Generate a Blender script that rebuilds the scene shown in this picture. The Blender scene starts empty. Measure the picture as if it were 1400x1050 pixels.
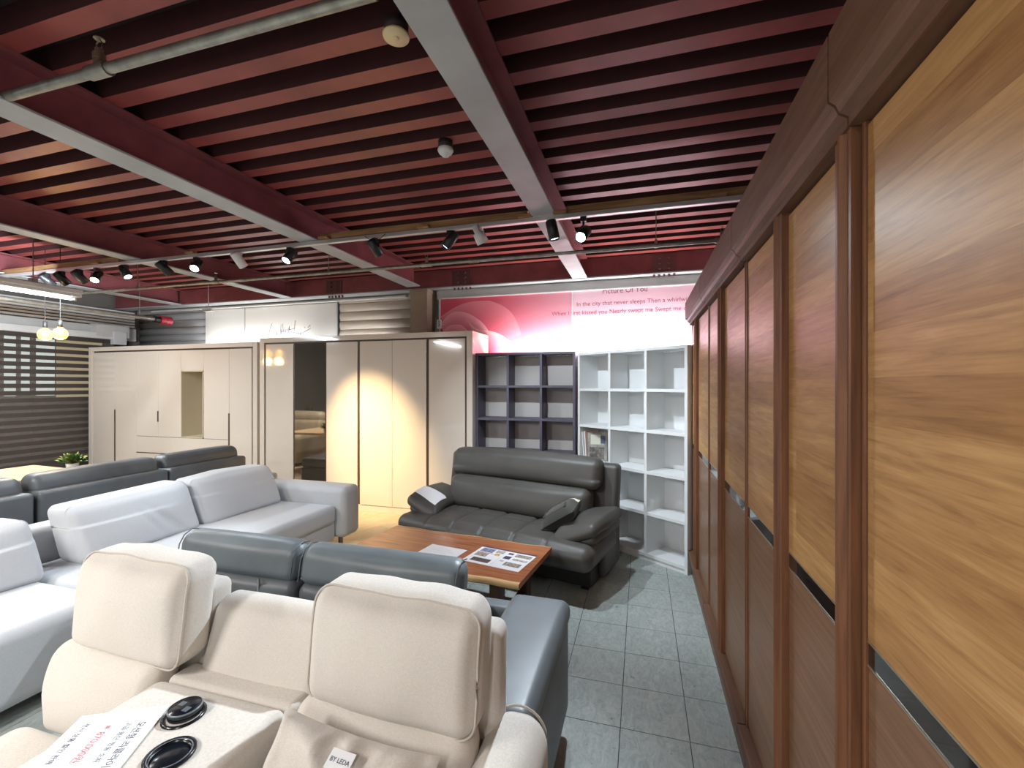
import bpy, math, random
from mathutils import Vector, Matrix, noise
random.seed(7)
S = bpy.context.scene
COL = S.collection
PI = math.pi

# ------------------------------------------------------------------ camera, world, exposure
CAM_H = 1.6
YAW = math.atan(177.0 / 610.0)
cd = bpy.data.cameras.new('camera'); cam = bpy.data.objects.new('camera', cd); COL.objects.link(cam)
cam.location = (0, 0, CAM_H); cam.rotation_euler = (PI / 2, 0, YAW)
cd.sensor_fit = 'HORIZONTAL'; cd.sensor_width = 36.0; cd.lens = 36.0 * 610 / 1400
cd.shift_y = 2.0 / 1400; cd.clip_start = 0.02
S.camera = cam
S.view_settings.view_transform = 'Standard'; S.view_settings.look = 'None'
S.view_settings.gamma = 1.0; S.view_settings.use_curve_mapping = False
S.view_settings.exposure = 0.75
w = bpy.data.worlds.new('world'); S.world = w; w.use_nodes = True
w.node_tree.nodes['Background'].inputs[0].default_value = (0.55, 0.62, 0.75, 1)
w.node_tree.nodes['Background'].inputs[1].default_value = 0.02

def area(name, loc, size, energy, color, rot=(0, 0, 0)):
    d = bpy.data.lights.new(name, 'AREA'); d.shape = 'RECTANGLE'; d.size, d.size_y = size
    d.energy = energy; d.color = color
    o = bpy.data.objects.new(name, d); COL.objects.link(o); o.location = loc; o.rotation_euler = rot
    return o
COOL = (0.80, 0.91, 1.0); NEUT = (1.0, 0.965, 0.915); WARM = (1.0, 0.78, 0.50)
# added unseen fills near the photographer, then the real left batten (fittings built below)
for (x, y, e) in ((-2.6, -1.1, 72), (-4.3, .25, 46), (-0.3, -1.9, 26)):
    area('batten_and_fill_light', (x, y, 2.55), (0.16, 1.3), e, NEUT)
area('batten_and_fill_light', (-6.0, 2.75, 2.53), (0.12, 1.3), 55, COOL)
area('batten_and_fill_light', (-6.03, 2.75, 2.55), (0.05, 1.3), 34, COOL, (0, PI / 2, 0))
# fluorescent tubes lying on top of the shelves and wardrobes, washing the signs and the deck
TUBES = ((-1.2, 5.33, 1.97, 1.2, 10), (0.08, 5.33, 1.97, 1.3, 15), (-5.9, 5.54, 2.12, 2.0, 6.5), (-4.0, 5.54, 2.12, 1.2, .8))
for (x, y, z, L, e) in TUBES:
    area('tube_light', (x, y, z + .03), (L, 0.05), e, (1.0, 0.97, 0.94), (PI - .42, 0, 0))

# ------------------------------------------------------------------ materials
def lin(c):
    r = []
    for v in c[:3]:
        v = v / 255.0
        r.append(v / 12.92 if v <= 0.04045 else ((v + 0.055) / 1.055) ** 2.4)
    return (r[0], r[1], r[2], 1.0)
class NT:
    def __init__(s, name):
        s.m = bpy.data.materials.new(name); s.m.use_nodes = True
        s.t = s.m.node_tree; s.n = s.t.nodes; s.l = s.t.links; s.b = s.n['Principled BSDF']
    def new(s, t, **kw):
        n = s.n.new(t)
        for k, v in kw.items(): setattr(n, k, v)
        return n
    def link(s, a, b): s.l.new(a, b)
    def coord(s, scale=(1, 1, 1), kind='Object', rot=(0, 0, 0)):
        tc = s.new('ShaderNodeTexCoord'); mp = s.new('ShaderNodeMapping')
        mp.inputs['Scale'].default_value = scale; mp.inputs['Rotation'].default_value = rot
        s.link(tc.outputs[kind], mp.inputs[0]); return mp.outputs[0]
    def noise(s, vec, scale, detail=4, rough=.55, dist=0):
        n = s.new('ShaderNodeTexNoise'); n.inputs['Scale'].default_value = scale; n.inputs['Detail'].default_value = detail
        n.inputs['Roughness'].default_value = rough; n.inputs['Distortion'].default_value = dist
        s.link(vec, n.inputs['Vector']); return n.outputs['Fac']
    def ramp(s, fac, stops):
        r = s.new('ShaderNodeValToRGB'); e = r.color_ramp.elements
        while len(e) < len(stops): e.new(0.5)
        for i, (p, c) in enumerate(stops): e[i].position = p; e[i].color = lin(c)
        s.link(fac, r.inputs[0]); return r.outputs[0]
    def mix(s, a, b, fac, mode='MIX'):
        m = s.new('ShaderNodeMix', data_type='RGBA', blend_type=mode)
        for sock, v in ((m.inputs['A'] if 'A' in m.inputs else m.inputs[6], a), (m.inputs[7], b), (m.inputs[0], fac)):
            pass
        for idx, v in ((6, a), (7, b), (0, fac)):
            if hasattr(v, 'links') or hasattr(v, 'is_output'): s.link(v, m.inputs[idx])
            else: m.inputs[idx].default_value = v
        return m.outputs[2]
    def bump(s, fac, strength, dist=.002):
        b = s.new('ShaderNodeBump'); b.inputs['Strength'].default_value = strength; b.inputs['Distance'].default_value = dist
        s.link(fac, b.inputs['Height']); s.link(b.outputs[0], s.b.inputs['Normal'])
    def set(s, **kw):
        names = dict(rough='Roughness', metal='Metallic', spec='Specular IOR Level', coat='Coat Weight', coatr='Coat Roughness',
                     sheen='Sheen Weight', trans='Transmission Weight', alpha='Alpha', ior='IOR')
        for k, v in kw.items(): s.b.inputs[names[k]].default_value = v
        return s
def plain(name, c, rough=.5, metal=0, var=0, vscale=3, bump=0, bscale=200, **kw):
    t = NT(name); t.set(rough=rough, metal=metal, **kw)
    if var:
        d = [max(0, v * (1 - var)) for v in c]; u = [min(255, v * (1 + var)) for v in c]
        t.link(t.ramp(t.noise(t.coord(), vscale), [(.3, d), (.7, u)]), t.b.inputs['Base Color'])
    else: t.b.inputs['Base Color'].default_value = lin(c)
    if bump: t.bump(t.noise(t.coord(), bscale, 3), bump)
    return t.m
def emit(name, c, strength, base=None):
    t = NT(name); t.b.inputs['Base Color'].default_value = lin(base or c)
    t.b.inputs['Emission Color'].default_value = lin(c); t.b.inputs['Emission Strength'].default_value = strength
    return t.m
def leather(name, c, rough=.42):
    t = NT(name); t.set(rough=rough, spec=.45)
    v = t.new('ShaderNodeTexVoronoi'); v.inputs['Scale'].default_value = 260; t.link(t.coord(), v.inputs['Vector'])
    t.link(t.ramp(t.noise(t.coord(), 5), [(.3, [x * .93 for x in c]), (.7, [min(255, x * 1.06) for x in c])]), t.b.inputs['Base Color'])
    t.bump(v.outputs['Distance'], .25, .001); return t.m
def fabric(name, c):
    t = NT(name); t.set(rough=.9, sheen=.25, spec=.2)
    a = t.noise(t.coord((1, 1, 7)), 160, 3); b = t.noise(t.coord((7, 7, 1)), 160, 3)
    m = t.new('ShaderNodeMath', operation='ADD'); t.link(a, m.inputs[0]); t.link(b, m.inputs[1])
    m2 = t.new('ShaderNodeMath', operation='MULTIPLY'); t.link(m.outputs[0], m2.inputs[0]); m2.inputs[1].default_value = .5
    t.link(t.ramp(m2.outputs[0], [(.3, [x * .9 for x in c]), (.7, [min(255, x * 1.05) for x in c])]), t.b.inputs['Base Color'])
    t.bump(m2.outputs[0], .35, .0015); return t.m
def wood(name, dark, mid, light, grain=(6, 1, 30), rough=.4, coat=.0, scale=1.0):
    t = NT(name); t.set(rough=rough, coat=coat, coatr=.2, spec=.35)
    f = t.noise(t.coord(grain), 2.2 * scale, 8, .62, .6)
    t.link(t.ramp(f, [(.28, dark), (.5, mid), (.72, light)]), t.b.inputs['Base Color']); t.bump(f, .08, .001); return t.m
def block_wood(name):
    """light oak staves glued side by side, running along Y on a Y-Z face"""
    t = NT(name); t.set(rough=.42, spec=.36)
    tc = t.new('ShaderNodeTexCoord'); sp = t.new('ShaderNodeSeparateXYZ'); cb = t.new('ShaderNodeCombineXYZ')
    t.link(tc.outputs['Object'], sp.inputs[0]); t.link(sp.outputs[1], cb.inputs[0]); t.link(sp.outputs[2], cb.inputs[1])
    br = t.new('ShaderNodeTexBrick'); br.offset = .37; br.inputs['Scale'].default_value = 1
    br.inputs['Brick Width'].default_value = .62; br.inputs['Row Height'].default_value = .085; br.inputs['Mortar Size'].default_value = 0.0
    br.inputs['Color1'].default_value = (0, 0, 0, 1); br.inputs['Color2'].default_value = (1, 1, 1, 1)
    t.link(cb.outputs[0], br.inputs['Vector'])
    # each stave offsets the grain so the figure breaks at its joints
    sc = t.new('ShaderNodeVectorMath', operation='MULTIPLY'); t.link(br.outputs['Color'], sc.inputs[0]); sc.inputs[1].default_value = (3, 3, 3)
    ad = t.new('ShaderNodeVectorMath', operation='ADD'); t.link(cb.outputs[0], ad.inputs[0]); t.link(sc.outputs[0], ad.inputs[1])
    mp = t.new('ShaderNodeMapping'); mp.inputs['Scale'].default_value = (2.2, 24, 1); t.link(ad.outputs[0], mp.inputs[0])
    g = t.noise(mp.outputs[0], 2.0, 7, .6, .7)
    mp2 = t.new('ShaderNodeMapping'); mp2.inputs['Scale'].default_value = (7, 170, 1); t.link(ad.outputs[0], mp2.inputs[0])
    g2 = t.noise(mp2.outputs[0], 1.6, 3, .5)
    c = t.ramp(g, [(.25, (148, 108, 68)), (.45, (178, 138, 90)), (.62, (192, 152, 102)), (.8, (206, 172, 124))])
    c = t.mix(c, t.ramp(br.outputs['Color'], [(0, (200, 176, 148)), (1, (255, 250, 240))]), .75, 'MULTIPLY')
    c = t.mix(c, t.ramp(g2, [(.3, (205, 185, 165)), (.55, (255, 255, 255))]), .3, 'MULTIPLY')
    t.link(c, t.b.inputs['Base Color']); t.bump(g2, .05, .0008); return t.m
def tile_mat(name, dark, mid, light, scale=9):
    t = NT(name); t.set(rough=.42, spec=.4)
    oi = t.new('ShaderNodeObjectInfo'); tc = t.new('ShaderNodeTexCoord')
    sc = t.new('ShaderNodeVectorMath', operation='SCALE'); t.link(oi.outputs['Location'], sc.inputs[0]); sc.inputs['Scale'].default_value = 3.7
    ad = t.new('ShaderNodeVectorMath', operation='ADD'); t.link(tc.outputs['Object'], ad.inputs[0]); t.link(sc.outputs[0], ad.inputs[1])
    mp = t.new('ShaderNodeMapping'); mp.inputs['Scale'].default_value = (2.4, 1.1, 1); t.link(ad.outputs[0], mp.inputs[0])
    f = t.noise(mp.outputs[0], scale, 9, .75, 1.2)
    c = t.ramp(f, [(.32, dark), (.5, mid), (.66, light)])
    s2 = t.noise(ad.outputs[0], 22, 4, .6)
    c = t.mix(c, t.ramp(s2, [(.27, (60, 62, 62)), (.36, (255, 255, 255))]), .55, 'MULTIPLY')
    t.link(c, t.b.inputs['Base Color']); return t.m

M = {}
M['tile'] = tile_mat('tile', (138, 146, 142), (160, 167, 163), (178, 184, 179), 13)
M['tile_beige'] = tile_mat('tile_beige', (196, 178, 146), (208, 190, 158), (216, 200, 170), 3)
M['grout'] = plain('grout', (52, 54, 54), .8)
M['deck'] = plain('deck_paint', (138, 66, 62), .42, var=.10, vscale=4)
M['deck_pan_shade'] = plain('deck_pan_shade', (30, 15, 15), .8, var=.2)  # near-black tone puts the shade of the deck recesses into the colour
M['deck_web_shade'] = plain('deck_web_shade', (66, 28, 30), .7, var=.1)  # webs coloured darker than the red flanges to imitate recess shade
M['beam_red'] = plain('beam_red', (134, 74, 78), .45, var=.09, vscale=5)
M['beam_grey'] = plain('beam_grey', (166, 170, 172), .55, var=.05)
M['bolt'] = plain('bolt_steel', (96, 62, 62), .5)
M['wall'] = plain('wall_paint', (206, 206, 204), .8, var=.02)
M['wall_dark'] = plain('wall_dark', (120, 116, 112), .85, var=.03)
M['column'] = plain('column_board', (158, 142, 124), .7, var=.05)
M['galv'] = plain('galvanised', (150, 148, 140), .42, .75, var=.12, vscale=14)
M['brass'] = plain('brass', (150, 140, 122), .4, .8)
M['alu'] = plain('aluminium', (205, 205, 205), .35, .6)
M['board'] = wood('pine_board', (110, 80, 52), (150, 114, 78), (178, 142, 100), (1.2, 14, 14), .6)
M['black'] = plain('black_metal', (26, 27, 30), .38)
M['white_metal'] = plain('white_metal', (222, 222, 222), .4)
M['red'] = plain('red_cap', (176, 36, 58), .4)
M['lens_off'] = plain('lens', (150, 160, 170), .15)
M['lens_cool'] = emit('lens_cool', (215, 238, 255), 30)
M['lens_soft'] = emit('lens_soft', (225, 240, 255), 3)
M['lens_warm'] = emit('lens_warm', (255, 214, 160), 16)
M['tube'] = emit('tube_glow', (235, 245, 255), 9)
M['cream'] = plain('cream_gloss', (228, 216, 202), .10, coat=.6, coatr=.03)
M['cream_in'] = plain('cream_inside', (206, 194, 168), .5)
M['groove'] = plain('groove_brown', (84, 68, 60), .5)
M['smoke_glass'] = plain('smoked_mirror', (156, 148, 136), .03, .94)
M['shelf_dark'] = plain('shelf_charcoal', (92, 88, 104), .5, var=.03)
M['shelf_back'] = plain('shelf_back', (196, 190, 186), .6)
M['shelf_white'] = plain('shelf_white', (226, 228, 228), .4)
M['oak'] = block_wood('oak_staves')
M['walnut'] = wood('walnut_panel', (104, 76, 56), (124, 92, 68), (140, 106, 80), (7, 1.0, 34), .42, .1)
M['mahogany'] = wood('mahogany_frame', (88, 56, 38), (114, 74, 50), (134, 90, 62), (18, 18, 1.2), .5)
M['mahogany_h'] = wood('mahogany_rail', (88, 60, 46), (106, 76, 58), (120, 88, 68), (18, 1.2, 18), .55)
M['plinth'] = wood('plinth_brown', (86, 64, 52), (106, 82, 66), (122, 98, 80), (18, 1.2, 18), .45)
M['band'] = plain('band_gloss', (40, 32, 30), .06, coat=.5, coatr=.03)
M['band_edge'] = plain('band_edge', (200, 190, 170), .3, .8)
M['leather_dark'] = leather('leather_dark', (74, 72, 68), .48)
M['sofa_base'] = plain('sofa_base', (34, 33, 33), .6)
M['leather_grey'] = leather('leather_grey', (96, 104, 108), .42)
M['leather_slate'] = leather('leather_slate', (88, 93, 97), .42)
M['leather_tan'] = leather('leather_tan', (190, 172, 146), .45)
M['fabric_beige'] = fabric('fabric_beige', (214, 208, 200))
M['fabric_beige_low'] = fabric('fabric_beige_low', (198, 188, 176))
M['fabric_white'] = fabric('fabric_white', (196, 199, 203))
M['piping'] = fabric('piping', (196, 188, 178))
M['chrome'] = plain('chrome', (210, 210, 210), .2, 1)
M['table'] = wood('table_slab', (112, 62, 36), (164, 100, 64), (192, 130, 88), (1.3, 26, 1), .32, .25)
M['sapwood'] = wood('sapwood', (190, 150, 100), (214, 178, 128), (228, 196, 150), (1.3, 26, 1), .4)
M['table_leg'] = wood('table_leg', (56, 38, 30), (72, 50, 40), (84, 60, 48), (14, 14, 2), .45)
M['tan_top'] = wood('tan_top', (206, 166, 124), (220, 184, 142), (230, 198, 158), (2, 20, 2), .45)
M['paper'] = plain('paper', (236, 238, 242), .7)
M['ink'] = plain('ink', (96, 98, 112), .8)
M['ink_red'] = plain('ink_red', (206, 120, 128), .8)
M['plastic_black'] = plain('plastic_black', (20, 24, 32), .22)
M['plastic_grey'] = plain('plastic_grey', (120, 128, 136), .4)
M['detector'] = plain('detector_cream', (226, 204, 160), .5)
M['detector_side'] = plain('detector_side', (60, 52, 48), .6)
M['blind'] = plain('blind_dark', (66, 58, 54), .8, bump=.2, bscale=300)
M['leaf'] = plain('leaf', (70, 104, 44), .5, var=.2, vscale=30)
M['leaf_tip'] = plain('leaf_tip', (190, 190, 70), .5)
M['leaf_dark'] = plain('leaf_dark', (84, 82, 40), .6)
M['pot'] = plain('pot', (220, 218, 212), .4)
M['soil'] = plain('soil', (60, 44, 34), .9)
M['shutter_b'] = plain('shutter_beige', (196, 184, 170), .5)
M['shutter_g'] = plain('shutter_grey', (150, 150, 152), .5)
M['sign_white'] = plain('sign_white', (226, 226, 222), .6)
M['frame_grey'] = plain('frame_grey', (176, 178, 182), .5)
M['cord'] = plain('cord_black', (24, 22, 22), .6)
M['blue'] = plain('blue_wire', (60, 70, 190), .5)
M['pillow_dark'] = fabric('pillow_dark', (70, 70, 64))
M['pillow_black'] = fabric('pillow_black', (34, 33, 33))
M['pillow_cream'] = fabric('pillow_cream', (226, 216, 192))
M['window_lit'] = emit('window_lit', (215, 228, 224), 1.5)
M['window_warm'] = emit('window_warm', (214, 196, 156), .8)
M['window_dim'] = plain('window_dim', (46, 42, 42), .3)
M['filament'] = emit('filament', (255, 190, 90), 40)
t = NT('amber_glass'); t.b.inputs['Base Color'].default_value = lin((255, 190, 90)); t.set(rough=.05, trans=.7, ior=1.2)
t.b.inputs['Emission Color'].default_value = lin((255, 180, 70)); t.b.inputs['Emission Strength'].default_value = 3.0; M['amber'] = t.m
t = NT('sheer'); t.b.inputs['Base Color'].default_value = lin((120, 112, 104)); t.set(rough=.9, alpha=.5); M['sheer'] = t.m
# poster prints: flat printed colour, rose petals on one sheet and a pale field on the other
t = NT('rose_print'); t.set(rough=.45)
tc = t.new('ShaderNodeTexCoord'); sp = t.new('ShaderNodeSeparateXYZ'); t.link(tc.outputs['Object'], sp.inputs[0])
pet = t.ramp(t.noise(t.coord((1, 1, 1)), 1.4, 2), [(.35, (200, 66, 92)), (.65, (220, 98, 118))])
mr = t.new('ShaderNodeMapRange'); mr.inputs[1].default_value = .7; mr.inputs[2].default_value = 1.8; t.link(sp.outputs[0], mr.inputs[0])
t.link(t.mix(pet, lin((222, 160, 176)), mr.outputs[0]), t.b.inputs['Base Color']); M['rose'] = t.m
t = NT('pale_print'); t.set(rough=.45); t.b.inputs['Base Color'].default_value = lin((226, 188, 202)); M['pale'] = t.m
t = NT('petal'); t.set(rough=.45); va = t.new('ShaderNodeVertexColor'); va.layer_name = 'tone'; t.link(va.outputs[0], t.b.inputs['Base Color']); M['petal'] = t.m
M['poster_ink'] = plain('poster_ink', (166, 96, 118), .6)
M['poster_ink2'] = plain('poster_ink_title', (130, 84, 98), .6)

# ------------------------------------------------------------------ mesh builder
class MB:
    def __init__(s): s.v = []; s.f = []; s.sm = []
    def add(s, vs, fs, smooth=True, mat=None):
        b = len(s.v)
        s.v += [tuple(mat @ Vector(p)) if mat else tuple(p) for p in vs]
        s.f += [tuple(i + b for i in f) for f in fs]; s.sm += [smooth] * len(fs); return s
    def box(s, x0, x1, y0, y1, z0, z1, r=0.0, mat=None):
        if r > 0: return s.soft(((x0 + x1) / 2, (y0 + y1) / 2, (z0 + z1) / 2), (abs(x1 - x0), abs(y1 - y0), abs(z1 - z0)), r, 1, (1, 1, 1), mat=mat)
        vs = [(x, y, z) for z in (z0, z1) for y in (y0, y1) for x in (x0, x1)]
        return s.add(vs, [(0, 2, 3, 1), (4, 5, 7, 6), (0, 1, 5, 4), (2, 6, 7, 3), (0, 4, 6, 2), (1, 3, 7, 5)], False, mat)
    def soft(s, c, size, r, k=4, m=(6, 6, 6), bulge=(0, 0, 0), fn=None, mat=None):
        """box with rounded edges, optional puffed faces, optional deform fn(Vector)->Vector"""
        h = [d / 2 for d in size]; r = min(r, min(h) * .999)
        ax = []
        for i in range(3):
            a = h[i] - r; L = []
            for j in range(k): L.append(-a - r * math.tan(PI / 4 * (1 - j / k)))
            n = max(1, m[i])
            for j in range(n + 1): L.append(-a + 2 * a * j / n)
            for j in range(k - 1, -1, -1): L.append(a + r * math.tan(PI / 4 * (1 - j / k)))
            ax.append(L)
        key = {}; vs = []; fs = []
        def vert(p):
            kk = (round(p[0], 6), round(p[1], 6), round(p[2], 6))
            if kk in key: return key[kk]
            inn = Vector([max(-(h[i] - r), min(h[i] - r, p[i])) for i in range(3)])
            d = Vector(p) - inn
            q = inn + (d.normalized() * r if d.length > 1e-9 else d)
            for i in range(3):
                if bulge[i] and abs(abs(p[i]) - h[i]) < 1e-7:
                    o = [j for j in range(3) if j != i]
                    u, v = p[o[0]] / h[o[0]], p[o[1]] / h[o[1]]
                    q[i] += math.copysign(bulge[i] * max(0, 1 - u * u) * max(0, 1 - v * v), p[i])
            q = q + Vector(c)
            if fn: q = fn(q)
            key[kk] = len(vs); vs.append(q); return key[kk]
        for i in range(3):
            o = [j for j in range(3) if j != i]
            for sgn in (-1, 1):
                A, B = ax[o[0]], ax[o[1]]
                for a in range(len(A) - 1):
                    for b in range(len(B) - 1):
                        q = []
                        for (ia, ib) in ((a, b), (a + 1, b), (a + 1, b + 1), (a, b + 1)):
                            p = [0, 0, 0]; p[i] = sgn * h[i]; p[o[0]] = A[ia]; p[o[1]] = B[ib]; q.append(vert(p))
                        if (sgn > 0) == (i == 1): q.reverse()
                        if len(set(q)) == 4: fs.append(q)
        return s.add(vs, fs, k > 1 or r > .02, mat)
    def cyl(s, p0, p1, r0, r1=None, n=16, caps=True, smooth=True):
        p0, p1 = Vector(p0), Vector(p1); r1 = r0 if r1 is None else r1
        d = (p1 - p0).normalized(); a = d.orthogonal().normalized(); b = d.cross(a)
        vs = []; fs = []
        for p, r in ((p0, r0), (p1, r1)):
            for i in range(n):
                t = 2 * PI * i / n; vs.append(p + a * r * math.cos(t) + b * r * math.sin(t))
        for i in range(n): j = (i + 1) % n; fs.append((i, j, n + j, n + i))
        s.add(vs, fs, smooth)
        if caps: s.add(vs, [tuple(range(n - 1, -1, -1)), tuple(range(n, 2 * n))], False)
        return s
    def tube(s, pts, r, closed=False, n=6):
        pts = [Vector(p) for p in pts]; N = len(pts); vs = []; fs = []
        for i, p in enumerate(pts):
            a = pts[(i - 1) % N] if closed or i > 0 else p; b = pts[(i + 1) % N] if closed or i < N - 1 else p
            d = (b - a).normalized(); u = d.cross(Vector((0, 0, 1)))
            if u.length < .05: u = d.cross(Vector((0, 1, 0)))
            u.normalize(); w_ = u.cross(d)
            for j in range(n):
                t = 2 * PI * j / n; vs.append(p + u * r * math.cos(t) + w_ * r * math.sin(t))
        for i in range(N if closed else N - 1):
            k = (i + 1) % N
            for j in range(n): l = (j + 1) % n; fs.append((i * n + j, i * n + l, k * n + l, k * n + j))
        s.add(vs, fs, True)
        if not closed: s.add([], []);
        return s
    def lathe(s, prof, c=(0, 0, 0), n=20, mat=None):
        vs = []; fs = []
        for (r, z) in prof:
            for i in range(n):
                t = 2 * PI * i / n; vs.append((c[0] + r * math.cos(t), c[1] + r * math.sin(t), c[2] + z))
        for k in range(len(prof) - 1):
            for i in range(n):
                j = (i + 1) % n; fs.append((k * n + i, k * n + j, (k + 1) * n + j, (k + 1) * n + i))
        return s.add(vs, fs, True, mat)
    def prism(s, poly, axis, a, b):
        """extrude a 2-D polygon along axis (0,1,2) from a to b"""
        n = len(poly); vs = []
        for t in (a, b):
            for (u, v) in poly:
                vs.append(((t, u, v), (u, t, v), (u, v, t))[axis])
        fs = [tuple(range(n - 1, -1, -1)), tuple(range(n, 2 * n))] + [(i, (i + 1) % n, n + (i + 1) % n, n + i) for i in range(n)]
        return s.add(vs, fs, False)
    def mesh(s, name):
        me = bpy.data.meshes.new(name); me.from_pydata(s.v, [], s.f)
        me.polygons.foreach_set('use_smooth', s.sm); me.update(); return me
    def build(s, name, m, parent=None, loc=None):
        o = bpy.data.objects.new(name, s.mesh(name))
        if m: o.data.materials.append(M[m] if isinstance(m, str) else m)
        COL.objects.link(o)
        if parent: o.parent = parent
        if loc: o.location = loc
        return o
def B(*a, **k): return MB().box(*a, **k)
def SB(*a, **k): return MB().soft(*a, **k)
def tag(o, label=None, cat=None, group=None, kind=None):
    if label: o['label'] = label
    if cat: o['category'] = cat
    if group: o['group'] = group
    if kind: o['kind'] = kind
    return o
def thing(name, label, cat, loc=(0, 0, 0), rotz=0, group=None):
    o = bpy.data.objects.new(name, None); o.empty_display_size = .1; COL.objects.link(o)
    o.location = loc; o.rotation_euler = (0, 0, rotz); return tag(o, label, cat, group)
def struct(name, mb, m): return tag(mb.build(name, m), kind='structure')
def text(name, body, size, loc, rot, m, parent=None, shear=0, align='LEFT', xs=1.0):
    c = bpy.data.curves.new(name, 'FONT'); c.body = body; c.size = size; c.shear = shear; c.align_x = align; c.extrude = .0004; c.resolution_u = 3
    tmp = bpy.data.objects.new(name, c); COL.objects.link(tmp)
    dg = bpy.context.evaluated_depsgraph_get(); me = bpy.data.meshes.new_from_object(tmp.evaluated_get(dg))
    bpy.data.objects.remove(tmp); bpy.data.curves.remove(c)
    o = bpy.data.objects.new(name, me); me.materials.clear(); me.materials.append(M[m]); COL.objects.link(o)
    o.location = loc; o.rotation_euler = rot; o.scale = (xs, 1, 1); o.parent = parent; o['kind'] = 'stuff'; return o

# ------------------------------------------------------------------ room shell
XL, XR, YF, YB, ZT = -8.6, 1.15, -3.6, 5.95, 3.235
struct('wall_back', B(XL - .1, XR + .1, YB, YB + .1, 0, ZT + .1), 'wall')
struct('wall_front', B(XL - .1, XR + .1, YF - .1, YF, 0, ZT + .1), 'wall')
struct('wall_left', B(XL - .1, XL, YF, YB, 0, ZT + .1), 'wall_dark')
struct('wall_right', B(XR, XR + .1, YF, YB, 0, ZT + .1), 'wall')
floor = struct('floor', B(XL, XR, YF, YB, -.08, -.0025), 'grout')
P = .305; GX, GY = .21, 3.06
tm = B(-P / 2 + .0017, P / 2 - .0017, -P / 2 + .0017, P / 2 - .0017, -.004, 0, r=.0006).mesh('tile'); tm.materials.append(M['tile'])
tb = B(-P + .0008, P - .0008, -P + .0008, P - .0008, -.004, 0, r=.0006).mesh('tile_beige'); tb.materials.append(M['tile_beige'])
rest = MB(); restb = MB()
i0, i1 = int((XL - GX) / P) - 1, int((XR - GX) / P) + 1
BX = -7     # beige tiles lie left of this grid line
for i in range(i0, i1):
    for j in range(int((YF - GY) / P) - 1, int((YB - GY) / P) + 1):
        x0, y0 = GX + i * P, GY + j * P
        if x0 < XL or x0 + P > XR or y0 < YF or y0 + P > YB: continue
        beige = i < BX and j >= -3
        if beige:
            if (i - BX) % 2 or (j + 3) % 2: continue
            if i >= BX - 8 and j >= -1 and y0 < 4.9:
                o = bpy.data.objects.new('tile', tb); o.location = (x0 + P, y0 + P, 0); COL.objects.link(o); o.parent = floor
            elif x0 + 2 * P < XR and y0 + 2 * P < YB + .1: restb.box(x0 + .001, x0 + 2 * P - .001, y0 + .001, y0 + 2 * P - .001, -.004, 0)
            continue
        if x0 > -2.0 and x0 < .5 and 1.8 < y0 < 4.9:
            o = bpy.data.objects.new('tile', tm); o.location = (x0 + P / 2, y0 + P / 2, 0); COL.objects.link(o); o.parent = floor
        else: rest.box(x0 + .001, x0 + P - .001, y0 + .001, y0 + P - .001, -.004, 0)
tag(rest.build('tile_field', 'tile', floor), kind='stuff'); tag(restb.build('beige_tile_field', 'tile_beige', floor), kind='stuff')
# ceiling: red metal deck, each down-standing rib a piece of its own
ceil = struct('ceiling', B(XL, XR, YF, YB, ZT, ZT + .1), 'deck_pan_shade')
DP = .212; DZ = 3.126
rib = MB().prism([(-.046, DZ), (.046, DZ), (.056, ZT), (-.056, ZT)], 0, XL, XR).mesh('deck_rib'); rib.materials.append(M['deck']); rib.materials.append(M['deck_web_shade'])
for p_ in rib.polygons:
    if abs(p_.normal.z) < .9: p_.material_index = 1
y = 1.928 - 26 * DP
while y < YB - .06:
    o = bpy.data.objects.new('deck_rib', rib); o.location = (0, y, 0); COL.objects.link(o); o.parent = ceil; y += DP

# steel beams
def beam(label, x, y0, y1, zb, h, wd, splices=()):
    t = thing('steel_beam', label, 'beam', (x, y0, zb)); L = y1 - y0
    B(-wd / 2, wd / 2, 0, L, 0, .014, r=.003).build('bottom_flange', 'beam_grey', t)
    B(-.006, .006, 0, L, .014, h - .014).build('web', 'beam_red', t)
    B(-wd / 2, wd / 2, 0, L, h - .014, h).build('top_flange', 'beam_red', t)
    for (s, kind) in splices:
        m = MB()
        for sx in (-1, 1): m.box(sx * .006, sx * .02, s - .12, s + .12, .05, h - .05)
        m.box(-wd / 2 + .01, wd / 2 - .01, s - .13, s + .13, -.012, 0)
        p = m.build('splice_plate', 'beam_red' if kind else 'beam_grey', t)
        b = MB()
        for i in range(4):
            for sx in (-1, 1):
                b.cyl((sx * wd * .3, s - .1 + i * .065, -.012), (sx * wd * .3, s - .1 + i * .065, -.034), .012, n=6)
                for k in range(3): b.cyl((sx * .02, s - .09 + i * .06, .09 + k * (h - .18) / 2), (sx * .038, s - .09 + i * .06, .09 + k * (h - .18) / 2), .012, n=6)
        tag(b.build('bolt_set', 'bolt', p), kind='stuff')
    return t
ZB = 2.885
beam('red steel ceiling beam with grey underside, the wide one over the bookshelves', -.71, YF + .02, 5.36, ZB, .24, .175)
beam('deep red steel girder with grey underside meeting the beige column', -2.84, YF + .02, 5.2, ZB - .005, .245, .19, ((4.55, 1),))
beam('red steel girder with cream underside, third one from the bookshelves', -5.0, YF + .02, 5.36, ZB, .24, .175)
beam('red steel beam with cream underside nearest the left wall', -7.12, YF + .02, 5.36, ZB, .24, .175)
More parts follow.
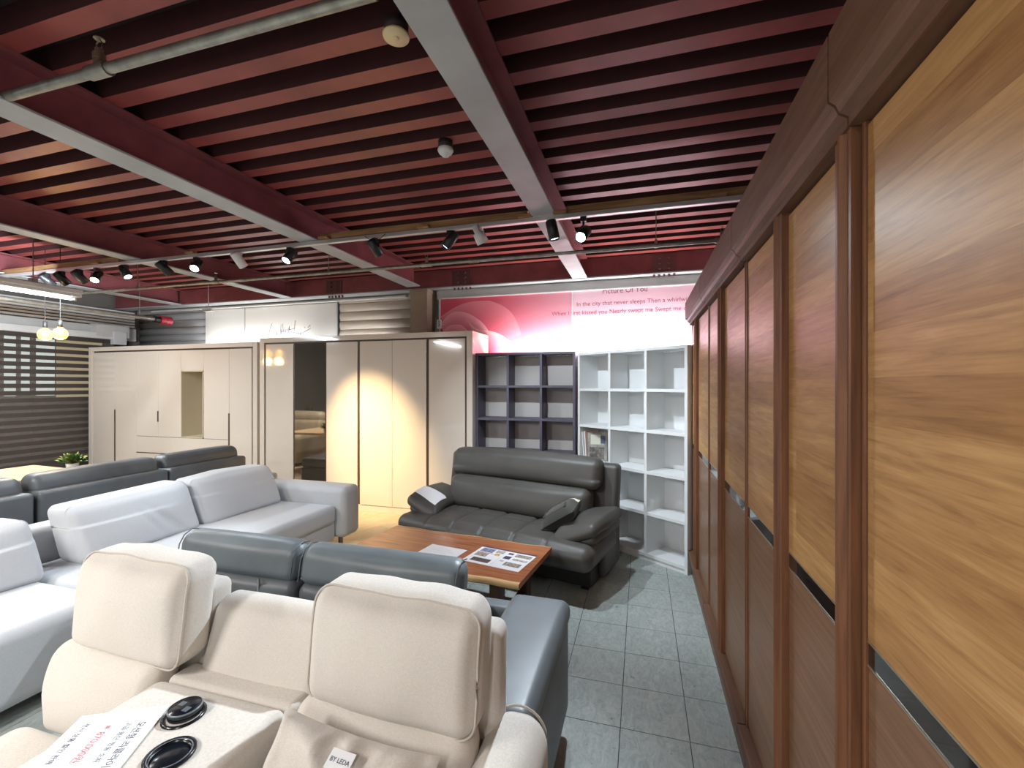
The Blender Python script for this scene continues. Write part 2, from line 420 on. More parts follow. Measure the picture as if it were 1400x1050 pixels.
# edge beam along the back wall
t = thing('steel_beam', 'deep red edge beam running along the back wall above the signs', 'beam', (0, 5.4, ZB))
B(XL + .02, XR - .02, -.015, .17, -.0, .014).build('bottom_flange', 'beam_grey', t)
B(XL + .02, XR - .02, .0, .012, .014, .24).build('web', 'beam_red', t)
for x in (-2.25, .25, -4.2):
    p = B(x - .13, x + .13, -.012, .0, .03, .21, r=.002).build('splice_plate', 'bolt', t)
    b = MB(); c = MB()
    for i in range(2):
        for k in range(3): b.cyl((x - .05 + i * .1, -.012, .06 + k * .06), (x - .05 + i * .1, -.03, .06 + k * .06), .016, n=6)
    for i in range(5): b.cyl((x - .11 + i * .055, .03, 0), (x - .11 + i * .055, .03, -.03), .014, n=6)
    tag(b.build('bolt_set', 'bolt', p), kind='stuff')
# trim strip under the edge beam, wall pieces, column
tag(B(-2.66, XR - .01, 5.52, 5.6, 2.765, ZB - .002, r=.004).build('trim_1', 'wall'), kind='structure')
tag(B(-8.1, -3.2, 5.64, 5.7, 2.855, ZB - .002, r=.003).build('trim_2', 'wall'), kind='structure')
tag(B(-2.68, XR - .01, 5.6, YB - .002, 0, ZB - .004).build('wall_back_sign', 'wall'), kind='structure')
t = thing('column', 'boxed beige column standing between roller shutter and red poster', 'column', (-2.835, 5.33, 0))
B(-.125, .125, 0, .26, 0, ZB - .03, r=.006).build('casing', 'column', t)
B(-.132, .132, -.004, .268, ZB - .05, ZB - .008).build('collar', 'column', t)

# ------------------------------------------------------------------ signs and shutters on the back wall
t = thing('poster_panel', 'framed red rose poster panel beside the beige column', 'sign', (-2.59, 5.48, 1.3))
B(0, 1.765, 0, .02, 0, 1.455).build('print', 'rose', t)
def petal(outline, foot, lay, c_in, c_edge):
    """one printed petal: light rim fading to a deeper colour at its foot"""
    n = len(outline); vs = [(foot[0], -lay, foot[1])]; R_ = 7; cs = [c_in]
    for r in range(1, R_ + 1):
        for (x, z) in outline: vs.append((foot[0] + (x - foot[0]) * r / R_, -lay, foot[1] + (z - foot[1]) * r / R_))
        f = (r / R_) ** 2.2; cs += [tuple(a + (b - a) * f for a, b in zip(c_in, c_edge))] * n
    fs = [(0, 1 + i_, 2 + i_) for i_ in range(n - 1)]
    for r in range(R_ - 1):
        for i_ in range(n - 1): a = 1 + r * n + i_; fs.append((a, a + n, a + n + 1, a + 1))
    o = MB().add(vs, fs, False).build('printed_petal', 'petal', t)
    at = o.data.color_attributes.new('tone', 'FLOAT_COLOR', 'POINT')
    for i_, c in enumerate(cs): at.data[i_].color = lin(c)
def arc(p0, p1, bulge, n=14):
    d = (p1[0] - p0[0], p1[1] - p0[1]); out = []
    for k_ in range(n + 1):
        u = k_ / n; b = bulge * math.sin(PI * u); out.append((p0[0] + d[0] * u - d[1] * b, p0[1] + d[1] * u + d[0] * b))
    return out
DEEP, MIDP, RIM = (198, 62, 88), (212, 88, 110), (240, 168, 178)
petal(arc((-.0, 1.22), (.70, 1.40), .10) + arc((.70, 1.40), (1.12, .95), .16), (.45, .7), .0004, (206, 74, 98), (230, 138, 150))
petal(arc((.0, 1.12), (.42, 1.24), .22) + arc((.42, 1.24), (.74, .90), .10), (.25, .55), .0008, DEEP, RIM)
petal(arc((.36, 1.22), (.58, 1.02), -.12) + arc((.58, 1.02), (.98, .86), .10), (.62, .7), .0012, (200, 66, 92), (246, 196, 198))
petal(arc((.0, .98), (.30, 1.10), .18) + arc((.30, 1.10), (.50, .80), .12), (.15, .5), .0016, (204, 74, 96), RIM)
m = MB(); m.box(-.012, 0, -.012, .03, 0, 1.47).box(1.765, 1.775, -.006, .03, 0, 1.47).box(0, 1.765, -.012, .03, 1.455, 1.47); m.build('frame', 'white_metal', t)
t = thing('poster_panel', 'pale pink poster panel printed with song words above white shelves', 'sign', (-.812, 5.48, 1.3))
B(0, 1.9, 0, .02, 0, 1.455).build('print', 'pale', t)
m = MB(); m.box(-.004, 0, -.006, .03, 0, 1.47).box(1.9, 1.912, -.012, .03, 0, 1.47).box(0, 1.9, -.012, .03, 1.455, 1.47); m.build('frame', 'white_metal', t)
R0 = (PI / 2, 0, 0)
text('lettering', 'Picture Of You', .092, (.62, -.0006, 1.408), R0, 'poster_ink2', t, align='CENTER', xs=.93)
text('lettering', 'In the city that never sleeps Then a whirlwind', .0735, (.045, -.0006, 1.27), R0, 'poster_ink', t, xs=.985)
t2 = text('lettering', 'When I first kissed you Nearly swept me Swept me off', .0735, (-.262, -.0014, 1.165), R0, 'poster_ink', t, xs=.985)
# wedding sign
t = thing('sign_panel', 'plain white sign panel left of the handwritten wedding words', 'sign', (-6.98, 5.72, 1.9))
B(0, .82, 0, .02, 0, .95).build('print', 'sign_white', t); B(.82, .832, -.004, .02, 0, .95).build('frame', 'frame_grey', t)
t = thing('sign_panel', 'white sign panel with handwritten wedding day lettering', 'sign', (-6.145, 5.72, 1.9))
B(0, 1.70, 0, .02, 0, .95).build('print', 'sign_white', t); B(1.70, 1.74, -.006, .02, 0, .95).build('frame', 'white_metal', t)
STROKES = [[(775, 250), (752, 300), (750, 345), (757, 380)], [(775, 320), (787, 357), (795, 325), (806, 357), (818, 312)], [(818, 345), (832, 332), (825, 322), (818, 345), (836, 350)],
           [(858, 325), (845, 324), (846, 345), (858, 338), (863, 258)], [(863, 300), (866, 340)], [(884, 315), (870, 312), (872, 338), (884, 328), (881, 252)], [(883, 300), (892, 330)],
           [(900, 300), (904, 328)], [(898, 285), (900, 289)], [(909, 326), (911, 300), (922, 297), (927, 322)], [(946, 290), (932, 290), (933, 312), (944, 304), (944, 270), (938, 322), (905, 350), (868, 372)],
           [(944, 301), (970, 297), (1000, 287)], [(988, 322), (966, 335), (960, 356), (985, 350), (994, 290), (1000, 222)], [(1014, 328), (1000, 345), (1012, 352), (1022, 325), (1027, 347)],
           [(1032, 325), (1040, 342), (1060, 318), (1040, 358)], [(1050, 338), (1100, 312), (1150, 287)], [(1088, 278), (1094, 284)], [(1122, 285), (1130, 272), (1140, 262), (1143, 275)], [(1098, 326), (1102, 330)]]
hw = MB()
for st_ in STROKES:
    pts = [Vector((.27 + (X - 640) * .001965, -.0015, .9605 - (Y - 105 + (X - 640) * .045) * .00186)) for X, Y in st_]
    hw.tube(pts, .0034, n=4)
tag(hw.build('lettering', 'ink', t), kind='stuff')
def shutter(label, x0, x1, y, z0, z1, m, pitch, fm):
    t = thing('roller_shutter', label, 'shutter', (x0, y, z0)); W = x1 - x0; n = int((z1 - z0) / pitch)
    prof = [(0 + .025 * (1 - math.sin(PI * k / 6)), pitch * (k / 6)) for k in range(7)] + [(.06, pitch), (.06, 0)]
    me = MB().prism(prof, 0, 0, W); me.sm = [True] * len(me.sm); me.sm[0] = me.sm[1] = False
    me = me.mesh('slat'); me.materials.append(M[m])
    for i in range(n):
        o = bpy.data.objects.new('slat', me); o.location = (0, 0, i * pitch); COL.objects.link(o); o.parent = t
    B(0, W, -.02, .1, n * pitch, z1).build('head_box', fm, t)
    return t
shutter('beige corrugated roller shutter between wedding sign and column', -4.36, -2.98, 5.72, 1.4, 2.85, 'shutter_b', .13, 'shutter_b')
shutter('grey corrugated roller shutter in the far left corner', -8.55, -7.0, 5.74, 1.4, 2.85, 'shutter_g', .12, 'shutter_g')
o = B(-2.75, -2.64, 5.56, 5.6, 2.3, 2.52, r=.004).build('switch_box', 'frame_grey'); tag(o, 'small grey switch box on wall right of the beige column', 'box')
t = thing('notice', 'tiny white wall notice with dark marks beside the red poster', 'notice', (-2.635, 5.465, 2.36))
B(0, .07, 0, .006, 0, .12).build('sheet', 'paper', t); m = MB()
for k in range(4): m.box(.02, .045, -.001, 0, .03 + k * .022, .042 + k * .022)
m.build('print', 'ink', t)
# tubes behind the furniture tops
for n_, (x, y, z, L, e) in enumerate(TUBES):
    t = thing('fluorescent_tube', ['lamp tube hidden behind dark bookshelf top', 'lamp tube hidden behind white bookshelf top', 'lamp tube behind the left cream wardrobe', 'lamp tube behind the right cream wardrobe'][n_], 'lamp', (x, y, z))
    B(-L / 2, L / 2, -.025, .025, -.06, -.02, r=.003).build('batten', 'white_metal', t)
    MB().cyl((-L / 2 + .03, 0, 0), (L / 2 - .03, 0, 0), .013, n=10).build('tube', 'tube', t)
    m = MB()
    for s in (-1, 1): m.box(s * L / 2 - .015, s * L / 2 + .015, -.02, .02, -.06, .02)
    m.build('lamp_holder', 'white_metal', t)
# a wall batten shelf carries the tubes
tag(B(-2.6, XR - .02, 5.30, 5.46, 1.85, 1.91).build('trim_3', 'wall'), kind='structure')
tag(B(-7.0, -3.2, 5.50, 5.60, 2.0, 2.06).build('trim_4', 'wall'), kind='structure')

# ------------------------------------------------------------------ left wall: window, blind, louvred head
tag(B(XL, XL + .06, 1.2, 5.7, 2.37, ZB - .3, r=.004).build('trim_5', 'wall'), kind='structure')
wn = tag(B(XL, XL + .02, .8, 5.6, .45, 2.37).build('window_1', 'window_dim'), kind='structure')
m = MB()
for yy in (3.82, 4.05, 4.16, 4.22, 4.3): pass
for (a, b, z0, z1, mt) in ((4.02, 4.14, 1.45, 2.35, 'window_lit'), (4.2, 4.29, 1.5, 2.35, 'window_lit'), (4.36, 4.58, 1.45, 2.35, 'window_lit'), (4.6, 5.2, 1.4, 2.3, 'window_warm'), (2.6, 3.9, 1.4, 2.3, 'window_warm')):
    B(XL + .02, XL + .03, a, b, z0, z1).build('pane', mt, wn)
m = MB()
for yy in (3.98, 4.33, 5.25): m.box(XL + .02, XL + .05, yy - .02, yy + .02, .45, 2.37)
m.box(XL + .02, XL + .05, .8, 5.6, 1.36, 1.42); m.build('window_frame', 'black', wn)
lv = thing('louvre_head', 'ribbed pale shutter box high along the left wall', 'shutter', (XL + .002, 1.2, 2.6))
B(0, .05, 0, 4.45, 0, .28).build('backing', 'wall_dark', lv)
for k in range(6): B(.05, .10, 0, 4.45, .004 + k * .046, .034 + k * .046, r=.004).build('slat', 'white_metal', lv)
bl = thing('zebra_blind', 'dark banded roller blind covering the left wall window', 'blind', (XL + .14, 1.0, .42))
sl = B(-.003, .003, 0, 4.3, 0, .062).mesh('fabric_band'); sl.materials.append(M['blind'])
sh = B(-.001, .001, 0, 4.3, 0, .044).mesh('sheer_band'); sh.materials.append(M['sheer'])
k = 0; z = 0.0
while z < 1.9:
    o = bpy.data.objects.new('fabric_band', sl); o.location = (0, 0, z); COL.objects.link(o); o.parent = bl
    o = bpy.data.objects.new('sheer_band', sh); o.location = (.004, 0, z + .060); COL.objects.link(o); o.parent = bl
    z += .104
B(-.05, .05, 0, 4.3, 1.94, 2.04, r=.01).build('head_rail', 'white_metal', bl)
B(-.02, .08, 4.25, 4.45, 1.86, 2.08, r=.01).build('end_bracket', 'white_metal', bl)
tag(B(XL + .02, XL + .2, 5.02, 5.5, 2.40, 2.6).build('trim_6', 'wall'), kind='structure')

# ------------------------------------------------------------------ cream wardrobes
YW = 4.9
def cream_wardrobe(label, x0, x1, top, niche=None):
    t = thing('wardrobe', label, 'wardrobe', (x0, YW, 0)); W = x1 - x0
    m = MB(); m.box(0, .075, 0, .56, 0, top, r=.003).box(W - .075, W, 0, .56, 0, top, r=.003).box(.075, W - .075, 0, .56, top - .065, top, r=.003).box(.075, W - .075, .54, .56, .0, top - .065)
    m.build('frame', 'cream', t)
    B(.075, W - .075, .012, .54, 0, .085, r=.002).build('plinth', 'cream', t)
    ib = MB()
    if niche: ib.box(.075, niche[0], .03, .05, .085, top - .065).box(niche[1], W - .075, .03, .05, .085, top - .065).box(niche[0], niche[1], .03, .05, .085, .84).box(niche[0], niche[1], .03, .05, 1.815, top - .065)
    else: ib.box(.075, W - .075, .03, .05, .085, top - .065)
    ib.build('inner_back', 'groove', t)
    return t
W2 = cream_wardrobe('glossy cream wardrobe with a narrow smoked mirror door, behind the dark sofa', -5.016, -1.905, 2.245)
def door(t, x0, x1, z0, z1, name='door', m='cream'):
    return B(x0, x1, .004, .026, z0, z1, r=.002).build(name, m, t)
X0 = -5.016
for (a, b) in ((-4.915, -4.462), (-3.94, -3.472), (-3.436, -2.974), (-2.97, -2.505), (-2.470, -2.002)):
    door(W2, a - X0, b - X0, .09, 2.158)
g = door(W2, -4.452 - X0, -3.946 - X0, .09, 2.158, 'mirror_door', 'groove')
B(-4.436 - X0, -3.952 - X0, .0005, .004, .11, 2.16).build('mirror', 'smoke_glass', g); g['label'] = 'smoked mirror glass door'
for x in (-3.454, -2.487): B(x - .012 - X0, x + .012 - X0, .016, .03, .09, 2.17).build('handle_groove', 'groove', W2)
W1 = cream_wardrobe('cream wardrobe with open niche and drawers, beside the left wall blind', -8.38, -5.06, 2.20, (-6.45 + 8.38, -6.02 + 8.38))
X0 = -8.38
for (a, b, z0, z1) in ((-8.272, -7.802, .09, 2.112), (-7.798, -7.352, .09, 2.112), (-7.348, -6.904, .84, 2.112), (-6.90, -6.454, .84, 2.112),
                       (-6.45, -6.02, 1.815, 2.112), (-6.018, -5.557, .84, 2.112), (-5.553, -5.158, .09, 2.112)):
    door(W1, a - X0, b - X0, z0, z1)
for (z0, z1) in ((.595, .835), (.34, .59), (.09, .335)): door(W1, -7.348 - X0, -5.557 - X0, z0, z1, 'drawer')
for (x, z0, z1) in ((-7.80, .3, 1.23), (-6.902, 1.06, 1.22), (-5.555, .3, 1.21)): B(x - .011 - X0, x + .011 - X0, -.0015, .02, z0, z1).build('handle_groove', 'groove', W1)
B(-7.34 - X0, -6.75 - X0, -.0015, .02, .586, .598).build('handle_groove', 'groove', W1)
m = MB(); a, b = -6.45 - X0, -6.02 - X0
m.box(a, a + .015, .0, .42, .84, 1.815).box(b - .015, b, 0, .42, .84, 1.815).box(a, b, 0, .42, .84, .855).box(a, b, 0, .42, 1.80, 1.815).box(a, b, .42, .43, .84, 1.815)
m.build('niche', 'cream_in', W1)
o = B(a + .05, a + .14, .415, .419, 1.42, 1.56).build('label_sheet', 'paper', W1)

# ------------------------------------------------------------------ long wooden wardrobe on the right, four units
XW = .41
UNITS = ((-.02, 1.03, .5, 'nearest unit of the long two-tone wooden wardrobe, beside the camera'),
         (1.035, 2.03, 1.53, 'second unit of the two-tone wooden wardrobe from the camera'),
         (2.035, 3.09, 2.58, 'third unit of the two-tone wooden wardrobe from the camera'),
         (3.095, 4.07, 3.68, 'farthest unit of the two-tone wooden wardrobe, touching the white bookshelf'))
def post(mb, y0, y1, x, z0, z1):
    """moulded upright: flat fillet, rounded bead, second fillet"""
    w_ = y1 - y0
    poly = [(x + .03, y0), (x, y0), (x, y0 + w_ * .22), (x + .006, y0 + w_ * .26)]
    for k in range(7):
        a = PI * k / 6; poly.append((x + .004 - .014 * math.sin(a), y0 + w_ * (.28 + .42 * k / 6)))
    poly += [(x + .006, y0 + w_ * .74), (x, y0 + w_ * .78), (x, y1), (x + .03, y1)]
    mb.prism(poly, 2, z0, z1); return mb
for (y0, y1, yp, lab) in UNITS:
    t = thing('wooden_wardrobe', lab, 'wardrobe', (XW, y0, 0)); W = y1 - y0; D = .6; p = yp - y0
    m = MB(); m.box(.03, D, 0, .02, .1, 2.30).box(.03, D, W - .02, W, .1, 2.30).box(.03, D, .02, W - .02, 2.28, 2.30).box(D - .01, D, .02, W - .02, .1, 2.28)
    m.build('carcass', 'plinth', t)
    B(.0, D, .001, W - .001, 0, .155, r=.002).build('plinth', 'plinth', t)
    B(-.03, .04, .001, W - .001, .155, .205, r=.004).build('bottom_rail', 'mahogany_h', t)
    c = MB(); c.prism([(-.052, 2.30), (-.052, 2.165), (-.04, 2.155), (-.034, 2.14), (-.018, 2.13), (-.018, 2.112), (.05, 2.105), (.05, 2.30)], 1, .001, W - .001)
    c.build('cornice', 'mahogany_h', t)
    segs = ((.018, p - .04), (p + .045, W - .018))
    for n_, (a, b) in enumerate(segs):
        d = B(.026, .046, a - .01, b + .01, .205, 2.11).build('door', 'mahogany', t)
        B(.007, .028, a, b, 1.112, 2.10, r=.001).build('upper_panel', 'oak', d)
        B(.008, .028, a, b, 1.066, 1.108, r=.001).build('glass_band', 'band', d)
        m = MB(); m.box(.0065, .026, a, b, 1.108, 1.112).box(.0065, .026, a, b, 1.062, 1.066); m.build('band_edging', 'band_edge', d)
        B(.008, .028, a, b, .215, 1.062, r=.001).build('lower_panel', 'walnut', d)
        st = MB(); st.box(.002, .028, a - .013, a - .001, .207, 2.11, r=.002).box(.002, .028, b + .001, b + .013, .207, 2.11, r=.002)
        st.build('stile', 'mahogany', d)
    post(MB(), p - .04, p + .045, -.012, .20, 2.112).build('post', 'mahogany', t)
    if y0 > 1 and y0 < 1.1:
        post(MB(), .0, .075, -.012, .20, 2.112).build('post', 'mahogany', t)

# ------------------------------------------------------------------ bookshelves
def bookshelf(label, loc, rotz, W, H, D, m, back, shelf_rows=5):
    t = thing('bookshelf', label, 'bookshelf', loc, rotz); T = .028
    for x in (0, W - T): B(x, x + T, 0, D, 0, H, r=.001).build('side_panel', m, t)
    B(T, W - T, D - .008, D, .03, H - T).build('back_panel', back, t)
    for k in range(shelf_rows + 1):
        z = .04 + (H - T - .04) * k / shelf_rows
        B(T, W - T, .001, D - .008, z, z + T, r=.001).build('shelf', m, t)
        if k == shelf_rows: break
        z2 = .04 + (H - T - .04) * (k + 1) / shelf_rows
        for c in (1, 2):
            x = W * c / 3; B(x - T / 2, x + T / 2, .003, D - .008, z + T, z2).build('divider', m, t)
    B(T, W - T, .01, .03, 0, .04).build('kick_board', m, t)
    return t
bookshelf('charcoal cube bookshelf of five rows behind the dark leather sofa', (-1.902, 5.0, 0), 0, 1.19, 1.985, .28, 'shelf_dark', 'shelf_back')
SA = math.radians(-35.0); SW = 1.245
sx, sy = .372 - SW * math.cos(SA), 4.02 - SW * math.sin(SA)
bookshelf('white cube bookshelf of five rows set diagonally in the corner', (sx, sy, 0), SA, SW, 1.945, .3, 'shelf_white', 'shelf_white')
def on_shelf(u, v, z): return (sx + u * math.cos(SA) - v * math.sin(SA), sy + u * math.sin(SA) + v * math.cos(SA), z)
zs = .04 + (1.945 - .068) * 2 / 5 + .029
t = thing('magazine', 'thin white magazine at the left end of the white shelf', 'magazine', on_shelf(.055, .03, zs), SA)
MA = Matrix.Rotation(-.09, 4, 'Y')
B(0, .009, 0, .21, 0, .285, mat=MA).build('pages', 'paper', t)
t = thing('magazine', 'magazine with pink spine standing second on the white shelf', 'magazine', on_shelf(.085, .03, zs), SA)
B(0, .014, .002, .21, 0, .30, mat=MA).build('cover', plain('pink_cover', (226, 186, 166), .5), t); B(.002, .012, 0, .2, .002, .298, mat=MA).build('pages', 'paper', t)
t = thing('magazine', 'picture-covered magazine leaning with its front showing on white shelf', 'magazine', on_shelf(.125, .012, zs), SA + .62)
MB_ = Matrix.Rotation(-.12, 4, 'X')
B(0, .20, 0, .012, 0, .29, mat=MB_).build('cover', plain('mag_grey', (150, 148, 142), .4, var=.25, vscale=14), t)
B(.03, .13, -.001, 0, .17, .27, mat=MB_).build('title_block', plain('mag_title', (214, 212, 196), .5), t)
B(.135, .18, -.001, 0, .18, .26, mat=MB_).build('blue_block', plain('mag_blue', (84, 92, 124), .5), t)
B(.02, .17, -.001, 0, .02, .14, mat=MB_).build('photo', plain('mag_photo', (96, 90, 84), .5, var=.5, vscale=30), t)

# ------------------------------------------------------------------ seating
def groove(q, lines, axis, d=.02, wd=.013):
    s = 0
    for L in lines: s = max(s, d * math.exp(-((q[axis] - L) / wd) ** 2))
    return s
def edge_loop(c, size, r, axis, off, fn=None, n=6):
    """closed line round the box just inside the given face, for a piped seam"""
    o = [j for j in range(3) if j != axis]; h = [d / 2 for d in size]; pts = []
    a, b = h[o[0]] - r, h[o[1]] - r
    k = .72
    for (su, sv, t0) in ((1, 1, 0), (-1, 1, PI / 2), (-1, -1, PI), (1, -1, 3 * PI / 2)):
        for i in range(n + 1):
            t = t0 + PI / 2 * i / n
            p = [0, 0, 0]; p[axis] = off
            p[o[0]] = su * a + r * math.cos(t); p[o[1]] = sv * b + r * math.sin(t)
            pts.append(Vector(p) + Vector(c))
        nu, nv = [(-1, 1), (-1, -1), (1, -1), (1, 1)][[(1, 1), (-1, 1), (-1, -1), (1, -1)].index((su, sv))]
        e = pts[-1]; p = [0, 0, 0]; p[axis] = off
        t = t0 + PI / 2
        p[o[0]] = nu * a + r * math.cos(t); p[o[1]] = nv * b + r * math.sin(t); f = Vector(p) + Vector(c)
        for i in range(1, 8): pts.append(e.lerp(f, i / 8))
    return [fn(p) for p in pts] if fn else pts

# --- dark brown-grey leather sofa in the middle distance
DS = thing('sofa', 'dark grey leather three-seat sofa with puffy arms in front of bookshelves', 'sofa', (-1.265, 3.475, 0), math.radians(-14.0))
m = MB(); m.box(-.86, .86, .22, .84, .03, .24, r=.01); m.build('base', 'sofa_base', DS)
for sx_ in (-1, 1):
    for yy in (.28, .78): B(sx_ * .8 - .03, sx_ * .8 + .03, yy - .03, yy + .03, 0, .03).build('foot', 'black', DS)
seams = (-.58, -.3, 0.0, .3, .58)
def f_seat(q):
    if q.z > .3 and abs(q.x) < .6:
        q = q.copy(); g_ = groove(q, seams[1:4], 0) if q.y < .62 else 0
        q.z -= max(g_, groove(q, (.30,), 1, .008, .012))
    if q.z > .28: q.z -= groove(q, (seams[0], seams[4]), 0, .009)
    q.z += .025 * math.cos(q.x * 1.5) * (1 if q.z > .3 else 0) - .012
    return q
SB((0, .31, .325), (1.90, .70, .18), .08, 5, (150, 34, 4), (0, .03, .02), f_seat).build('seat_cushion', 'leather_dark', DS)
def f_head(q):
    q = q.copy(); q.y += (q.z - .7) * .22; q.z -= .03 * (q.x / .8) ** 2 * (1 if q.z > .8 else .3); return q
SB((0, .66, .84), (1.58, .19, .28), .065, 6, (20, 4, 8), (0, .04, .0), f_head).build('head_cushion', 'leather_dark', DS)
SB((0, .61, .565), (1.46, .24, .30), .07, 5, (20, 4, 6), (0, .05, .0), f_head).build('backrest', 'leather_dark', DS)
SB((0, .81, .49), (1.82, .13, .82), .04, 4, (4, 2, 4), fn=lambda q: Vector((q.x, q.y + (q.z - .7) * .15, q.z))).build('back_frame', 'leather_dark', DS)
def arm_fn(s):
    def f_arm(q):
        q = q.copy(); u = s * q.x
        q.z += .20 * (u - .86) - .11 * max(0, (.36 - q.y) / .3) ** 2 * max(0, min(1, (1.08 - u) / .35))
        q.z -= .6 * max(0, u - .93) ** 1.2
        q.x -= s * .05 * max(0, (.34 - q.y) / .3)
        return q
    return f_arm
for s in (-1, 1):
    SB((s * .80, .38, .515), (.36, .58, .10), .048, 5, (10, 14, 2), (0, 0, .022), arm_fn(s)).build('armrest', 'leather_dark', DS)
    SB((s * .815, .40, .44), (.30, .56, .09), .043, 4, (8, 12, 2), (0, 0, .0), arm_fn(s)).build('arm_pad', 'leather_dark', DS)
    SB((s * .88, .62, .27), (.06, .42, .44), .025, 3, (2, 4, 3)).build('side_panel', 'leather_dark', DS)
# throw pillow on it
TP = thing('throw_pillow', 'small dark throw pillow with a cream stripe on the dark sofa', 'pillow', (-.63, 3.62, .425), math.radians(-14))
def lens(w_, h_, th, fn=None, n=14):
    mb = MB(); vs = []; fs = []
    for sgn in (1, -1):
        b = len(vs)
        for i in range(n + 1):
            for j in range(n + 1):
                u, v = -1 + 2 * i / n, -1 + 2 * j / n
                pin = 1 - .10 * (u * u * (1 - v * v) + v * v * (1 - u * u)) * 0 - .07 * (1 - abs(v)) * abs(u) ** 4 * 0
                z = sgn * th * (max(0, 1 - u ** 4) * max(0, 1 - v ** 4)) ** .6
                x, y_ = u * w_ * (1 - .08 * (1 - v * v) * u * u), v * h_ * (1 - .08 * (1 - u * u) * v * v)
                p = Vector((x, y_, z)); vs.append(fn(p) if fn else p)
        for i in range(n):
            for j in range(n):
                q = (b + i * (n + 1) + j, b + (i + 1) * (n + 1) + j, b + (i + 1) * (n + 1) + j + 1, b + i * (n + 1) + j + 1)
                fs.append(q if sgn > 0 else q[::-1])
    return mb.add(vs, fs)
nn = Vector((-.52, -.16, .8)).normalized(); uu = (Vector((.80, .05, .55)) - nn * Vector((.80, .05, .55)).dot(nn)).normalized(); vv = nn.cross(uu)
RT = Matrix.Translation((0, 0, .12)) @ Matrix((uu, vv, nn)).transposed().to_4x4()
pm = lens(.165, .14, .075); nh = len(pm.f) // 2
mb2 = MB(); mb2.add(pm.v, pm.f[:nh], True, RT); mb2.build('cover', 'pillow_dark', TP)
mb2 = MB(); mb2.add(pm.v, pm.f[nh:], True, RT); mb2.build('cover_back', 'pillow_black', TP)
st = MB(); vs = []; 
for i in range(13):
    u = -1 + 2 * i / 12
    for v in (.52, .82):
        z = .075 * (max(0, 1 - u ** 4) * max(0, 1 - v ** 4)) ** .6 + .0025
        vs.append(RT @ Vector((u * .165 * (1 - .08 * (1 - v * v) * u * u), v * .14 * (1 - .08 * (1 - u * u) * v * v), z)))
st.add(vs, [(2 * i, 2 * i + 2, 2 * i + 3, 2 * i + 1) for i in range(12)]).build('stripe', 'pillow_cream', TP)
sg = MB(); 
for i in range(5):
    x = -.12 + i * .05; z = .073
    sg.add([RT @ Vector((x, -.10, z - .012)), RT @ Vector((x + .04, -.10, z - .010)), RT @ Vector((x + .02, .0 + .02 * (i % 2), z + .006))], [(0, 1, 2)])
sg.build('print', 'pillow_black', TP)
# --- price sheet draped over its left arm
def arm_pt(x, y):
    q = Vector((x, y, .515 + .05 + .022 * max(0, 1 - ((x + .80) / .18) ** 2) * max(0, 1 - ((y - .38) / .29) ** 2)))
    e = max(0, (abs(x + .80) - .132) / .048); q.z -= .048 * (1 - math.sqrt(max(0, 1 - min(1, e) ** 2)))
    return arm_fn(-1)(q)
sh_ = thing('price_sheet', 'white paper sheet draped over the left arm of the dark sofa', 'paper', (-1.265, 3.475, 0), math.radians(-14.0))
vs = []; N1, N2 = 14, 8
for i in range(N1 + 1):
    for j in range(N2 + 1):
        x = -.965 + .30 * i / N1 + .03 * j / N2; y = .16 + .17 * j / N2 + .03 * (1 - i / N1)
        q = arm_pt(x, y); q.z += .006; vs.append(q)
fs = [(i * (N2 + 1) + j, (i + 1) * (N2 + 1) + j, (i + 1) * (N2 + 1) + j + 1, i * (N2 + 1) + j + 1) for i in range(N1) for j in range(N2)]
o = MB().add(vs, fs).build('sheet', 'paper', sh_)

# --- coffee table
CT = thing('coffee_table', 'low live-edge wooden coffee table between grey and dark sofas', 'table', (-1.34, 2.955, 0), math.radians(-6.2))
HL, HW, TZ = .68, .335, .42
def slab_edge(x, s): return s * (HW + .006 * math.sin(x * 9 + s) + .004 * math.sin(x * 23))
N = 40; top = MB()
outl = [(-HL + 2 * HL * i / N, slab_edge(-HL + 2 * HL * i / N, -1)) for i in range(N + 1)] + [(HL - 2 * HL * i / N, slab_edge(HL - 2 * HL * i / N, 1)) for i in range(N + 1)]
top.prism([(x, y * .93) for (x, y) in outl], 2, TZ - .035, TZ); top.build('tabletop', 'table', CT)
for s in (-1, 1):
    e = MB(); a = [(-HL + 2 * HL * i / N, slab_edge(-HL + 2 * HL * i / N, s)) for i in range(N + 1)]
    vs = []; 
    for (x, y) in a: vs += [(x, y * .928, TZ + .0004), (x, y, TZ - .004), (x, y * .99, TZ - .036), (x, y * .928, TZ - .036)]
    fs = []
    for i in range(N):
        for k in range(3): fs.append((4 * i + k, 4 * i + k + 1, 4 * i + 5 + k, 4 * i + 4 + k) if s > 0 else (4 * i + k, 4 * i + 4 + k, 4 * i + 5 + k, 4 * i + k + 1))
    e.add(vs, fs).build('live_edge', 'sapwood', CT)
for xx in (-.50, .50):
    for yy in (-.24, .24): B(xx - .035, xx + .035, yy - .045, yy + .045, 0, TZ - .036, r=.004).build('leg', 'table_leg', CT)
    B(xx - .03, xx + .03, -.20, .20, .06, .12, r=.003).build('stretcher', 'table_leg', CT)
    B(xx - .03, xx + .03, -.28, .28, TZ - .08, TZ - .036, r=.003).build('top_rail', 'table_leg', CT)
B(-.47, .47, -.03, .03, .07, .11, r=.003).build('stretcher', 'table_leg', CT)
def on_z(px, py, z):
    l = (px - 700) / 610; u = -(py - 527) / 610; sA, cA = math.sin(YAW), math.cos(YAW); t_ = (z - 1.6) / u
    return Vector(((-sA + l * cA) * t_, (cA + l * sA) * t_, z))
ZP = TZ + .0006
